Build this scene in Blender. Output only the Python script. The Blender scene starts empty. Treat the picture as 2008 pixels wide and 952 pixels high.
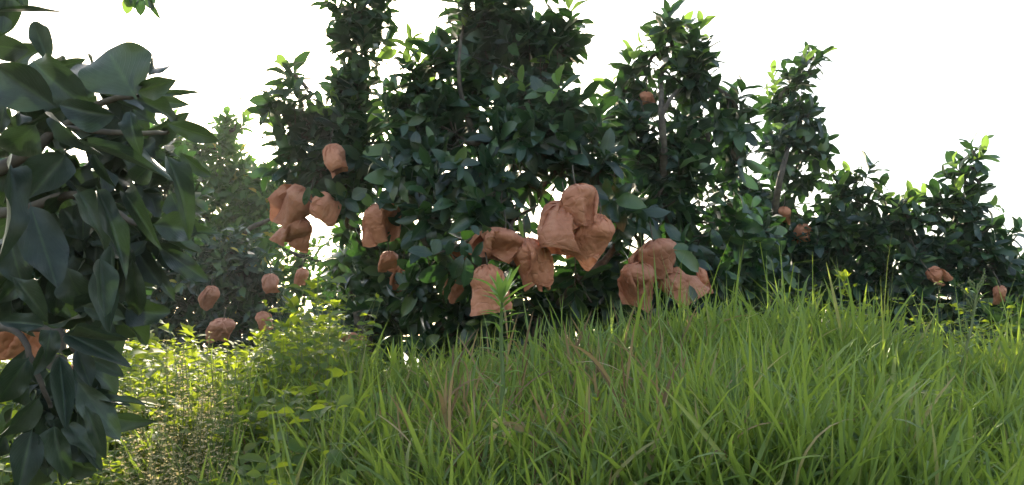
import bpy, math, random
import numpy as np
from mathutils import Vector, Matrix, noise

random.seed(7)
rng = np.random.default_rng(11)
scene = bpy.context.scene
COL = scene.collection
R = math.radians

# ------------------------------------------------------------------ camera, sky, sun, exposure
CAM_LOC = Vector((0, 0, 1.6))
PITCH = R(8.8)
FPX = 26 / 36 * 2008
cam_d = bpy.data.cameras.new("camera")
cam_d.sensor_width = 36; cam_d.lens = 26
cam_d.clip_start = 0.02; cam_d.clip_end = 2000
cam = bpy.data.objects.new("camera", cam_d); COL.objects.link(cam)
cam.location = CAM_LOC; cam.rotation_euler = (R(90) + PITCH, 0, 0)
scene.camera = cam
scene.render.resolution_x = 1024; scene.render.resolution_y = 485
scene.view_settings.view_transform = 'Standard'
scene.view_settings.look = 'None'
scene.view_settings.exposure = 1.5
scene.view_settings.gamma = 1

SUN_EL = R(30); SUN_AZ = R(-16)          # azimuth measured from +Y (ahead), positive to the right
world = bpy.data.worlds.new("World"); scene.world = world; world.use_nodes = True
wn = world.node_tree; wn.nodes.clear()
sky = wn.nodes.new('ShaderNodeTexSky'); sky.sky_type = 'NISHITA'; sky.sun_disc = False
sky.sun_elevation = SUN_EL; sky.sun_rotation = SUN_AZ
sky.air_density = 1.6; sky.dust_density = 3.5; sky.ozone_density = 1.0; sky.altitude = 200
hs = wn.nodes.new('ShaderNodeHueSaturation'); hs.inputs['Saturation'].default_value = 0.85
bg = wn.nodes.new('ShaderNodeBackground'); bg.inputs['Strength'].default_value = 0.15
wo = wn.nodes.new('ShaderNodeOutputWorld')
wn.links.new(sky.outputs[0], hs.inputs['Color']); wn.links.new(hs.outputs[0], bg.inputs['Color'])
wn.links.new(bg.outputs[0], wo.inputs[0])
sl = bpy.data.lights.new("sun", 'SUN'); sl.energy = 4.0; sl.angle = R(0.5); sl.color = (1.0, 0.88, 0.66)
sun = bpy.data.objects.new("sun", sl); COL.objects.link(sun)
sdir = Vector((math.sin(SUN_AZ) * math.cos(SUN_EL), math.cos(SUN_AZ) * math.cos(SUN_EL), math.sin(SUN_EL)))
sun.rotation_euler = sdir.to_track_quat('Z', 'Y').to_euler(); sun.location = (0, 0, 20)
scene.cycles.max_bounces = 8; scene.cycles.transmission_bounces = 4; scene.cycles.diffuse_bounces = 4
scene.cycles.glossy_bounces = 2; scene.cycles.volume_bounces = 1

# ------------------------------------------------------------------ picture measure -> place
CF = Vector((0, math.cos(PITCH), math.sin(PITCH))); CU = Vector((0, -math.sin(PITCH), math.cos(PITCH)))
def W(px, py, Y):
    d = CF + Vector((1, 0, 0)) * ((px - 1004) / FPX) + CU * ((476 - py) / FPX)
    return CAM_LOC + d * (Y / d.y)
def proj(p):
    v = p - CAM_LOC; f = v.dot(CF)
    return 1004 + v.x / f * FPX, 476 - v.dot(CU) / f * FPX, f

# ------------------------------------------------------------------ materials
def mat(name):
    m = bpy.data.materials.new(name); m.use_nodes = True; m.node_tree.nodes.clear(); return m
class NT:
    def __init__(s, m): s.t = m.node_tree
    def n(s, typ, **kw):
        x = s.t.nodes.new(typ)
        for k, v in kw.items():
            if k.startswith('i_'):
                x.inputs[k[2:].replace('_', ' ')].default_value = v
            else: setattr(x, k, v)
        return x
    def l(s, a, b): s.t.links.new(a, b)
def ramp(nt, stops, fac):
    r = nt.n('ShaderNodeValToRGB'); e = r.color_ramp.elements
    while len(e) < len(stops): e.new(0.5)
    for i, (p, c) in enumerate(stops):
        e[i].position = p; e[i].color = (*c, 1)
    nt.l(fac, r.inputs[0]); return r
def rand_fac(nt):
    oi = nt.n('ShaderNodeObjectInfo'); g = nt.n('ShaderNodeNewGeometry')
    a = nt.n('ShaderNodeMath', operation='ADD'); f = nt.n('ShaderNodeMath', operation='FRACT')
    nt.l(oi.outputs['Random'], a.inputs[0]); nt.l(g.outputs['Random Per Island'], a.inputs[1]); nt.l(a.outputs[0], f.inputs[0])
    return f.outputs[0], g
def leaf_mat(name, stops, under, trans_col, trans=0.25, rough=0.38, spec=0.5, detail=False, veins=True):
    m = mat(name); nt = NT(m)
    f, g = rand_fac(nt)
    cr = ramp(nt, stops, f)
    mx = nt.n('ShaderNodeMix', data_type='RGBA'); mx.inputs['B'].default_value = (*under, 1)
    nt.l(g.outputs['Backfacing'], mx.inputs['Factor']); nt.l(cr.outputs[0], mx.inputs['A'])
    col = mx.outputs['Result']
    p = nt.n('ShaderNodeBsdfPrincipled'); p.inputs['Specular IOR Level'].default_value = spec
    tc = nt.n('ShaderNodeTexCoord')
    geo = nt.n('ShaderNodeTexNoise'); geo.inputs['Scale'].default_value = 9 if not detail else 16; geo.inputs['Detail'].default_value = 4
    nt.l(g.outputs['Position'], geo.inputs['Vector'])
    rr = nt.n('ShaderNodeMapRange'); rr.inputs['From Min'].default_value = .3; rr.inputs['From Max'].default_value = .7
    rr.inputs['To Min'].default_value = rough - .09; rr.inputs['To Max'].default_value = rough + .14
    nt.l(geo.outputs['Fac'], rr.inputs['Value']); nt.l(rr.outputs[0], p.inputs['Roughness'])
    if veins:
        sx = nt.n('ShaderNodeSeparateXYZ'); nt.l(tc.outputs['UV'], sx.inputs[0])
        ab = nt.n('ShaderNodeMath', operation='SUBTRACT'); ab.inputs[1].default_value = .5; nt.l(sx.outputs['X'], ab.inputs[0])
        ab2 = nt.n('ShaderNodeMath', operation='ABSOLUTE'); nt.l(ab.outputs[0], ab2.inputs[0])
        mr = nt.n('ShaderNodeMapRange'); mr.inputs['From Min'].default_value = .0; mr.inputs['From Max'].default_value = .05
        mr.inputs['To Min'].default_value = .55; mr.inputs['To Max'].default_value = 0
        nt.l(ab2.outputs[0], mr.inputs['Value'])
        mv = nt.n('ShaderNodeMix', data_type='RGBA'); mv.inputs['B'].default_value = (.07, .11, .045, 1)
        nt.l(mr.outputs[0], mv.inputs['Factor']); nt.l(col, mv.inputs['A']); col = mv.outputs['Result']
        if detail:
            # side veins: slanted waves in u,v plus blotches
            ma = nt.n('ShaderNodeMath', operation='MULTIPLY'); ma.inputs[1].default_value = -1.1; nt.l(ab2.outputs[0], ma.inputs[0])
            mb = nt.n('ShaderNodeMath', operation='ADD'); nt.l(sx.outputs['Y'], mb.inputs[0]); nt.l(ma.outputs[0], mb.inputs[1])
            mc = nt.n('ShaderNodeMath', operation='MULTIPLY'); mc.inputs[1].default_value = 62; nt.l(mb.outputs[0], mc.inputs[0])
            sn = nt.n('ShaderNodeMath', operation='SINE'); nt.l(mc.outputs[0], sn.inputs[0])
            pw = nt.n('ShaderNodeMapRange'); pw.inputs['From Min'].default_value = .8; pw.inputs['From Max'].default_value = 1
            nt.l(sn.outputs[0], pw.inputs['Value'])
            bl = nt.n('ShaderNodeTexNoise'); bl.inputs['Scale'].default_value = 60; bl.inputs['Detail'].default_value = 5
            nt.l(g.outputs['Position'], bl.inputs['Vector'])
            br = nt.n('ShaderNodeMapRange'); br.inputs['From Min'].default_value = .35; br.inputs['From Max'].default_value = .7
            br.inputs['To Min'].default_value = .75; br.inputs['To Max'].default_value = 1.3; nt.l(bl.outputs['Fac'], br.inputs['Value'])
            mm = nt.n('ShaderNodeVectorMath', operation='SCALE'); nt.l(col, mm.inputs[0]); nt.l(br.outputs[0], mm.inputs['Scale'])
            col = mm.outputs[0]
            ad = nt.n('ShaderNodeMath', operation='ADD'); nt.l(pw.outputs[0], ad.inputs[0]); nt.l(bl.outputs['Fac'], ad.inputs[1])
            bp = nt.n('ShaderNodeBump'); bp.inputs['Strength'].default_value = .35; bp.inputs['Distance'].default_value = .0014
            nt.l(ad.outputs[0], bp.inputs['Height']); nt.l(bp.outputs[0], p.inputs['Normal'])
    nt.l(col, p.inputs['Base Color'])
    tr = nt.n('ShaderNodeBsdfTranslucent'); tr.inputs['Color'].default_value = (*trans_col, 1)
    ms = nt.n('ShaderNodeMixShader'); ms.inputs[0].default_value = trans
    nt.l(p.outputs[0], ms.inputs[1]); nt.l(tr.outputs[0], ms.inputs[2])
    o = nt.n('ShaderNodeOutputMaterial'); nt.l(ms.outputs[0], o.inputs[0])
    return m
M = {}
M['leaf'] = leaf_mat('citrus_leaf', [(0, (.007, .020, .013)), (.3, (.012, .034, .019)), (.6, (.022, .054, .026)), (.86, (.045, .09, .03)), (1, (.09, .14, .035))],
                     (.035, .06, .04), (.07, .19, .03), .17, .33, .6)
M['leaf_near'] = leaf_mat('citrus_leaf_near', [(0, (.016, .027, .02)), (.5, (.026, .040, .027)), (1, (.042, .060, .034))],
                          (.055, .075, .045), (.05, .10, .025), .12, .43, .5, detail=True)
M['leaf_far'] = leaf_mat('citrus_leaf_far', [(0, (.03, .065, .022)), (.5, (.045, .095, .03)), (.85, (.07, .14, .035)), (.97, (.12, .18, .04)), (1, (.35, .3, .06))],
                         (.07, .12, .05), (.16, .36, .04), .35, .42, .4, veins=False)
M['leaf_young'] = leaf_mat('citrus_leaf_young', [(0, (.11, .20, .045)), (.5, (.15, .26, .05)), (1, (.22, .32, .06))], (.12, .2, .06), (.27, .44, .07), .38, .42, .4)
M['leaf_yellow'] = leaf_mat('citrus_leaf_yellow', [(0, (.42, .34, .07)), (1, (.5, .42, .1))], (.4, .34, .1), (.6, .5, .08), .4, .5, .3)
M['herb'] = leaf_mat('weed_leaf', [(0, (.035, .075, .025)), (.5, (.055, .11, .032)), (.9, (.09, .15, .04)), (1, (.26, .22, .08))], (.08, .13, .05), (.48, .58, .03), .42, .58, .22, veins=False)
M['grass'] = leaf_mat('grass_blade', [(0, (.05, .09, .03)), (.3, (.10, .16, .04)), (.6, (.155, .23, .055)), (.82, (.21, .29, .07)), (.92, (.29, .28, .11)), (1, (.36, .24, .13))],
                      (.14, .21, .07), (.36, .48, .05), .40, .45, .35, veins=False)
M['straw'] = leaf_mat('dry_grass', [(0, (.10, .06, .035)), (.4, (.20, .13, .07)), (.8, (.34, .25, .13)), (1, (.42, .34, .2))], (.3, .22, .12), (.4, .28, .12), .3, .7, .2, veins=False)
M['seed'] = leaf_mat('dry_seed_head', [(0, (.4, .31, .16)), (.5, (.55, .45, .25)), (1, (.62, .54, .34))], (.5, .4, .25), (.75, .6, .3), .5, .7, .2, veins=False)
M['stem_green'] = leaf_mat('weed_stem', [(0, (.12, .17, .06)), (1, (.2, .22, .09))], (.1, .15, .05), (.2, .3, .05), .1, .5, .3, veins=False)

def bark():
    m = mat('bark'); nt = NT(m); g = nt.n('ShaderNodeNewGeometry')
    n1 = nt.n('ShaderNodeTexNoise'); n1.inputs['Scale'].default_value = 22; n1.inputs['Detail'].default_value = 6
    nt.l(g.outputs['Position'], n1.inputs['Vector'])
    c = ramp(nt, [(.3, (.035, .027, .02)), (.5, (.08, .06, .045)), (.7, (.14, .12, .09))], n1.outputs['Fac'])
    p = nt.n('ShaderNodeBsdfPrincipled'); p.inputs['Roughness'].default_value = .85; nt.l(c.outputs[0], p.inputs['Base Color'])
    b = nt.n('ShaderNodeBump'); b.inputs['Strength'].default_value = .6; b.inputs['Distance'].default_value = .01
    nt.l(n1.outputs['Fac'], b.inputs['Height']); nt.l(b.outputs[0], p.inputs['Normal'])
    o = nt.n('ShaderNodeOutputMaterial'); nt.l(p.outputs[0], o.inputs[0]); return m
M['bark'] = bark()
def paper():
    m = mat('kraft_paper'); nt = NT(m); g = nt.n('ShaderNodeNewGeometry'); oi = nt.n('ShaderNodeObjectInfo')
    tc = nt.n('ShaderNodeTexCoord')
    n1 = nt.n('ShaderNodeTexNoise'); n1.inputs['Scale'].default_value = 18; n1.inputs['Detail'].default_value = 6; nt.l(g.outputs['Position'], n1.inputs['Vector'])
    c = ramp(nt, [(.25, (.38, .145, .082)), (.5, (.51, .21, .125)), (.75, (.58, .275, .175))], n1.outputs['Fac'])
    hv = nt.n('ShaderNodeHueSaturation'); nt.l(c.outputs[0], hv.inputs['Color'])
    mr = nt.n('ShaderNodeMapRange'); mr.inputs['To Min'].default_value = .82; mr.inputs['To Max'].default_value = 1.15
    nt.l(oi.outputs['Random'], mr.inputs['Value']); nt.l(mr.outputs[0], hv.inputs['Value'])
    # fine crumple creases
    v = nt.n('ShaderNodeTexVoronoi', feature='DISTANCE_TO_EDGE'); v.inputs['Scale'].default_value = 15
    nz = nt.n('ShaderNodeTexNoise'); nz.inputs['Scale'].default_value = 12; nt.l(g.outputs['Position'], nz.inputs['Vector'])
    va = nt.n('ShaderNodeVectorMath', operation='MULTIPLY_ADD'); va.inputs[1].default_value = (.12, .12, .12)
    nt.l(nz.outputs['Color'], va.inputs[0]); nt.l(g.outputs['Position'], va.inputs[2]); nt.l(va.outputs[0], v.inputs['Vector'])
    vr = nt.n('ShaderNodeMapRange'); vr.inputs['From Max'].default_value = .12; nt.l(v.outputs['Distance'], vr.inputs['Value'])
    sx = nt.n('ShaderNodeSeparateXYZ'); nt.l(tc.outputs['UV'], sx.inputs[0])
    # stitched hem ridges near the mouth
    hm = nt.n('ShaderNodeMath', operation='SUBTRACT'); hm.inputs[1].default_value = .945; nt.l(sx.outputs['Y'], hm.inputs[0])
    ha = nt.n('ShaderNodeMath', operation='ABSOLUTE'); nt.l(hm.outputs[0], ha.inputs[0])
    hr = nt.n('ShaderNodeMapRange'); hr.inputs['From Max'].default_value = .008; nt.l(ha.outputs[0], hr.inputs['Value'])
    ad = nt.n('ShaderNodeMath', operation='ADD'); nt.l(vr.outputs[0], ad.inputs[0]); nt.l(hr.outputs[0], ad.inputs[1])
    n2 = nt.n('ShaderNodeTexNoise'); n2.inputs['Scale'].default_value = 60; n2.inputs['Detail'].default_value = 4; nt.l(g.outputs['Position'], n2.inputs['Vector'])
    ad2 = nt.n('ShaderNodeMath', operation='ADD'); nt.l(ad.outputs[0], ad2.inputs[0]); nt.l(n2.outputs['Fac'], ad2.inputs[1])
    b = nt.n('ShaderNodeBump'); b.inputs['Strength'].default_value = .6; b.inputs['Distance'].default_value = .0035
    nt.l(ad2.outputs[0], b.inputs['Height'])
    p = nt.n('ShaderNodeBsdfPrincipled'); p.inputs['Roughness'].default_value = .62; p.inputs['Specular IOR Level'].default_value = .25
    nt.l(hv.outputs[0], p.inputs['Base Color']); nt.l(b.outputs[0], p.inputs['Normal'])
    t = nt.n('ShaderNodeBsdfTranslucent'); t.inputs['Color'].default_value = (.4, .18, .1, 1)
    ms = nt.n('ShaderNodeMixShader'); ms.inputs[0].default_value = .07; nt.l(p.outputs[0], ms.inputs[1]); nt.l(t.outputs[0], ms.inputs[2])
    o = nt.n('ShaderNodeOutputMaterial'); nt.l(ms.outputs[0], o.inputs[0]); return m
M['paper'] = paper()
def soil():
    m = mat('soil'); nt = NT(m); g = nt.n('ShaderNodeNewGeometry')
    n1 = nt.n('ShaderNodeTexNoise'); n1.inputs['Scale'].default_value = 6; n1.inputs['Detail'].default_value = 8; nt.l(g.outputs['Position'], n1.inputs['Vector'])
    c = ramp(nt, [(.35, (.045, .03, .018)), (.5, (.06, .06, .022)), (.62, (.05, .08, .025))], n1.outputs['Fac'])
    p = nt.n('ShaderNodeBsdfPrincipled'); p.inputs['Roughness'].default_value = .95; nt.l(c.outputs[0], p.inputs['Base Color'])
    b = nt.n('ShaderNodeBump'); b.inputs['Distance'].default_value = .03; nt.l(n1.outputs['Fac'], b.inputs['Height']); nt.l(b.outputs[0], p.inputs['Normal'])
    o = nt.n('ShaderNodeOutputMaterial'); nt.l(p.outputs[0], o.inputs[0]); return m
M['soil'] = soil()
def plain(name, c, r):
    m = mat(name); nt = NT(m); g = nt.n('ShaderNodeNewGeometry')
    n1 = nt.n('ShaderNodeTexNoise'); n1.inputs['Scale'].default_value = 30; nt.l(g.outputs['Position'], n1.inputs['Vector'])
    cc = ramp(nt, [(.3, tuple(x * .7 for x in c)), (.7, c)], n1.outputs['Fac'])
    p = nt.n('ShaderNodeBsdfPrincipled'); p.inputs['Roughness'].default_value = r; nt.l(cc.outputs[0], p.inputs['Base Color'])
    o = nt.n('ShaderNodeOutputMaterial'); nt.l(p.outputs[0], o.inputs[0]); return m
M['cord'] = plain('cord_black', (.05, .05, .055), .6)

# ------------------------------------------------------------------ object helpers
def tag(o, label=None, cat=None, group=None, kind=None):
    if label: o['label'] = label
    if cat: o['category'] = cat
    if group: o['group'] = group
    if kind: o['kind'] = kind
    return o
def np_mesh(name, V, F, m, uv=None, smooth=True):
    """V (n,3), F (k,4) quads"""
    me = bpy.data.meshes.new(name)
    V = np.asarray(V, dtype=np.float32); F = np.asarray(F, dtype=np.int32)
    n = len(F); k = F.shape[1]
    me.vertices.add(len(V)); me.vertices.foreach_set('co', V.ravel())
    me.loops.add(n * k); me.loops.foreach_set('vertex_index', F.ravel())
    me.polygons.add(n); me.polygons.foreach_set('loop_start', np.arange(0, n * k, k, dtype=np.int32))
    me.polygons.foreach_set('loop_total', np.full(n, k, dtype=np.int32))
    if uv is not None:
        l = me.uv_layers.new(name='UVMap'); l.data.foreach_set('uv', np.asarray(uv, np.float32)[F.ravel()].ravel())
    me.update(calc_edges=True)
    me.polygons.foreach_set('use_smooth', np.full(n, smooth)); me.materials.append(m)
    return me
def obj(name, me, parent=None, basis=None):
    o = bpy.data.objects.new(name, me); COL.objects.link(o)
    if parent: o.parent = parent
    if basis is not None: o.matrix_basis = basis
    return o
def empty(name, loc):
    o = bpy.data.objects.new(name, None); COL.objects.link(o); o.location = loc; o.empty_display_size = .1; return o

class Acc:
    """collects quads into one mesh"""
    def __init__(s): s.V = []; s.F = []; s.U = []; s.n = 0
    def add(s, V, F, U=None):
        s.V.append(V); s.F.append(F + s.n); s.n += len(V)
        s.U.append(U if U is not None else np.zeros((len(V), 2)))
    def mesh(s, name, m, off=(0, 0, 0)):
        return np_mesh(name, np.concatenate(s.V) - np.array(off), np.concatenate(s.F), m, np.concatenate(s.U))
def tube(acc, pts, radii, sides=6):
    pts = [Vector(p) for p in pts]; n = len(pts); V = []
    up = Vector((0, 0, 1))
    for i, p in enumerate(pts):
        d = (pts[min(i + 1, n - 1)] - pts[max(i - 1, 0)]).normalized()
        a = d.cross(Vector((.31, .95, .1))).normalized(); b = d.cross(a)
        for k in range(sides):
            t = 2 * math.pi * k / sides
            V.append(p + (a * math.cos(t) + b * math.sin(t)) * radii[i])
    F = [[i * sides + k, i * sides + (k + 1) % sides, (i + 1) * sides + (k + 1) % sides, (i + 1) * sides + k] for i in range(n - 1) for k in range(sides)]
    acc.add(np.array([v[:] for v in V]), np.array(F))
def spline(pts, radii, sub=4, wob=0.0, seed=0):
    pts = [Vector(p) for p in pts]; out = []; rr = []
    r2 = random.Random(seed)
    for i in range(len(pts) - 1):
        p0 = pts[max(i - 1, 0)]; p1 = pts[i]; p2 = pts[i + 1]; p3 = pts[min(i + 2, len(pts) - 1)]
        for k in range(sub):
            t = k / sub
            q = .5 * ((2 * p1) + (p2 - p0) * t + (2 * p0 - 5 * p1 + 4 * p2 - p3) * t * t + (3 * p1 - p0 - 3 * p2 + p3) * t ** 3)
            if wob and (i or k): q = q + Vector((r2.uniform(-1, 1), r2.uniform(-1, 1), r2.uniform(-1, 1))) * wob
            out.append(q); rr.append(radii[i] * (1 - t) + radii[i + 1] * t)
    out.append(pts[-1]); rr.append(radii[-1]); return out, rr

# ------------------------------------------------------------------ leaf shapes (length 1 along +Y, upper face +Z)
def leaf_shape(nl, nw, wid, bend, fold, wave=0.0, twist=0.0, seed=0, peak=.45, petiole=.06, rnd=.78):
    r2 = random.Random(seed); ph = r2.uniform(0, 6); V = []; U = []
    for i in range(nl + 1):
        t = i / nl
        if t < petiole: w = .03
        else:
            s = (t - petiole) / (1 - petiole)
            w = (math.sin(math.pi * s ** (math.log(.5) / math.log(peak)))) ** rnd if 0 < s < 1 else .0
            w = max(w, .02 if s < .5 else .0)
        if i == nl: w = .0
        ang = bend * t
        y = math.sin(ang) / bend if abs(bend) > 1e-4 else t
        z = -(1 - math.cos(ang)) / bend if abs(bend) > 1e-4 else 0
        for j in range(-nw, nw + 1):
            u = j / nw
            x = u * w * wid * .5 * math.cos(fold * abs(u) * .8)
            zz = abs(u) * w * wid * .5 * math.sin(fold) + wave * w * math.sin(t * 11 + ph + (1.9 if j < 0 else 0)) * u * u
            tw = twist * t
            X = x * math.cos(tw) - zz * math.sin(tw); Z = x * math.sin(tw) + zz * math.cos(tw)
            V.append((X, y, z + Z)); U.append((.5 + .5 * u, t))
    c = 2 * nw + 1
    F = [[i * c + j, i * c + j + 1, (i + 1) * c + j + 1, (i + 1) * c + j] for i in range(nl) for j in range(2 * nw)]
    return np.array(V), np.array(F), np.array(U)
MID = [leaf_shape(7, 1, random.uniform(.38, .47), random.uniform(.15, 1.0), random.uniform(.15, .65), .03, random.uniform(-.6, .6), k, .5, .05, .62) for k in range(12)]
LOW = [leaf_shape(3, 1, random.uniform(.40, .5), random.uniform(.1, .8), random.uniform(.2, .5), 0, 0, k) for k in range(4)]
NEAR = [leaf_shape(16, 4, 1.0, b, f, w, t, k, pk) for k, (b, f, w, t, pk) in enumerate(
    [(.5, .3, .09, .2, .45), (.9, .3, .11, -.4, .5), (.3, .5, .05, .5, .42), (1.3, .4, .1, .2, .48), (.7, .7, .09, -.6, .45), (.2, .15, .09, .3, .5), (1.0, .5, .12, .8, .4), (-.4, .4, .05, .2, .45)])]
HERB = [leaf_shape(3, 1, random.uniform(.5, .62), random.uniform(.2, 1.0), random.uniform(.1, .4), 0, 0, k) for k in range(4)]
LANCE = [leaf_shape(7, 1, random.uniform(.15, .2), random.uniform(.2, 1.0), random.uniform(.3, .6), .01, random.uniform(-.4, .4), k, .4) for k in range(5)]
mesh_cache = {}
def shared(shape_list, k, m, name='leaf'):
    key = (id(shape_list), k, m.name)
    if key not in mesh_cache:
        V, F, U = shape_list[k]; mesh_cache[key] = np_mesh(name, V, F, m, U)
    return mesh_cache[key]
def basis(pos, d, nrm, L, wscale=1.0):
    y = d.normalized(); x = y.cross(nrm)
    if x.length < 1e-4: x = y.cross(Vector((.3, .5, .8)))
    x.normalize(); z = x.cross(y)
    Mx = Matrix((x, y, z)).transposed().to_4x4()
    Mx = Matrix.Translation(pos) @ Mx @ Matrix.Diagonal((L * wscale, L, L, 1))
    return Mx
def bulk(recs, shapes, name, m, off):
    """recs: list of (4x4, shape index) -> one mesh"""
    VV = []; FF = []; UU = []; n = 0
    for s in range(len(shapes)):
        ms = np.array([np.array(r[0]) for r in recs if r[1] == s])
        if not len(ms): continue
        V, F, U = shapes[s]
        P = np.einsum('nij,vj->nvi', ms[:, :3, :3], V) + ms[:, None, :3, 3]
        k = len(ms); VV.append(P.reshape(-1, 3)); FF.append((F[None] + (np.arange(k) * len(V))[:, None, None]).reshape(-1, 4) + n)
        UU.append(np.tile(U, (k, 1))); n += k * len(V)
    return np_mesh(name, np.concatenate(VV) - np.array(off), np.concatenate(FF), m, np.concatenate(UU))

# ------------------------------------------------------------------ ground
def sstep(a, b, x):
    t = min(max((x - a) / (b - a), 0), 1); return t * t * (3 - 2 * t)
CR = [(-9, .30), (-2.2, -.30), (-1.44, -.27), (-.9, -.25), (-.55, -.22), (0, -.21), (.35, -.18), (.62, -.155), (.9, -.135), (1.25, -.16), (1.45, -.24), (1.8, -.26), (3, -.26), (9, -.3)]
def crest(x):
    x = max(-8.9, min(8.9, x))
    if x < -2.2: return -.30
    for (a, za), (b, zb) in zip(CR, CR[1:]):
        if a <= x <= b:
            t = (x - a) / (b - a); t = t * t * (3 - 2 * t); return za + (zb - za) * t
def gz(x, y):
    """ground height in world space"""
    c = crest(x * 2.6 / max(y, 1.6) if y < 2.6 else x)
    nz = noise.noise(Vector((x * 1.7, y * 1.7, 0))) * .03 + noise.noise(Vector((x * 6, y * 6, 3))) * .012
    if y < 2.6:
        t = sstep(.5, 2.6, y)
        s = sstep(.45, 1.5, y)
        base = -1.55 * (1 - s) + s * (c - .20 * (1 - sstep(1.3, 2.6, y)))
        z = base
    else:
        z = c + (-.18 - c) * sstep(2.7, 4.5, y)
        z -= 3.0 * sstep(11, 30, y)
    return 1.6 + z + nz * (1 if y < 12 else 0)
xs = np.concatenate([-np.geomspace(400, 6, 14), np.linspace(-5.6, 5.6, 113), np.geomspace(6, 400, 14)])
ys = np.concatenate([-np.geomspace(200, 1, 8), np.linspace(-.5, 9, 96), np.geomspace(9.5, 900, 22)])
V = [(x, y, gz(x, y)) for y in ys for x in xs]
nx = len(xs)
F = [[j * nx + i, j * nx + i + 1, (j + 1) * nx + i + 1, (j + 1) * nx + i] for j in range(len(ys) - 1) for i in range(nx - 1)]
g = obj('ground', np_mesh('ground', V, F, M['soil'])); tag(g, 'earth bank rising to the orchard terrace under the grass and weeds', kind='structure')
def on_ground(px, Y, lift=0):
    x = (px - 1004) / FPX * Y
    # px at row ~700 gives x directly since row 700 is level
    return Vector((x, Y, gz(x, Y) + lift))

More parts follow.
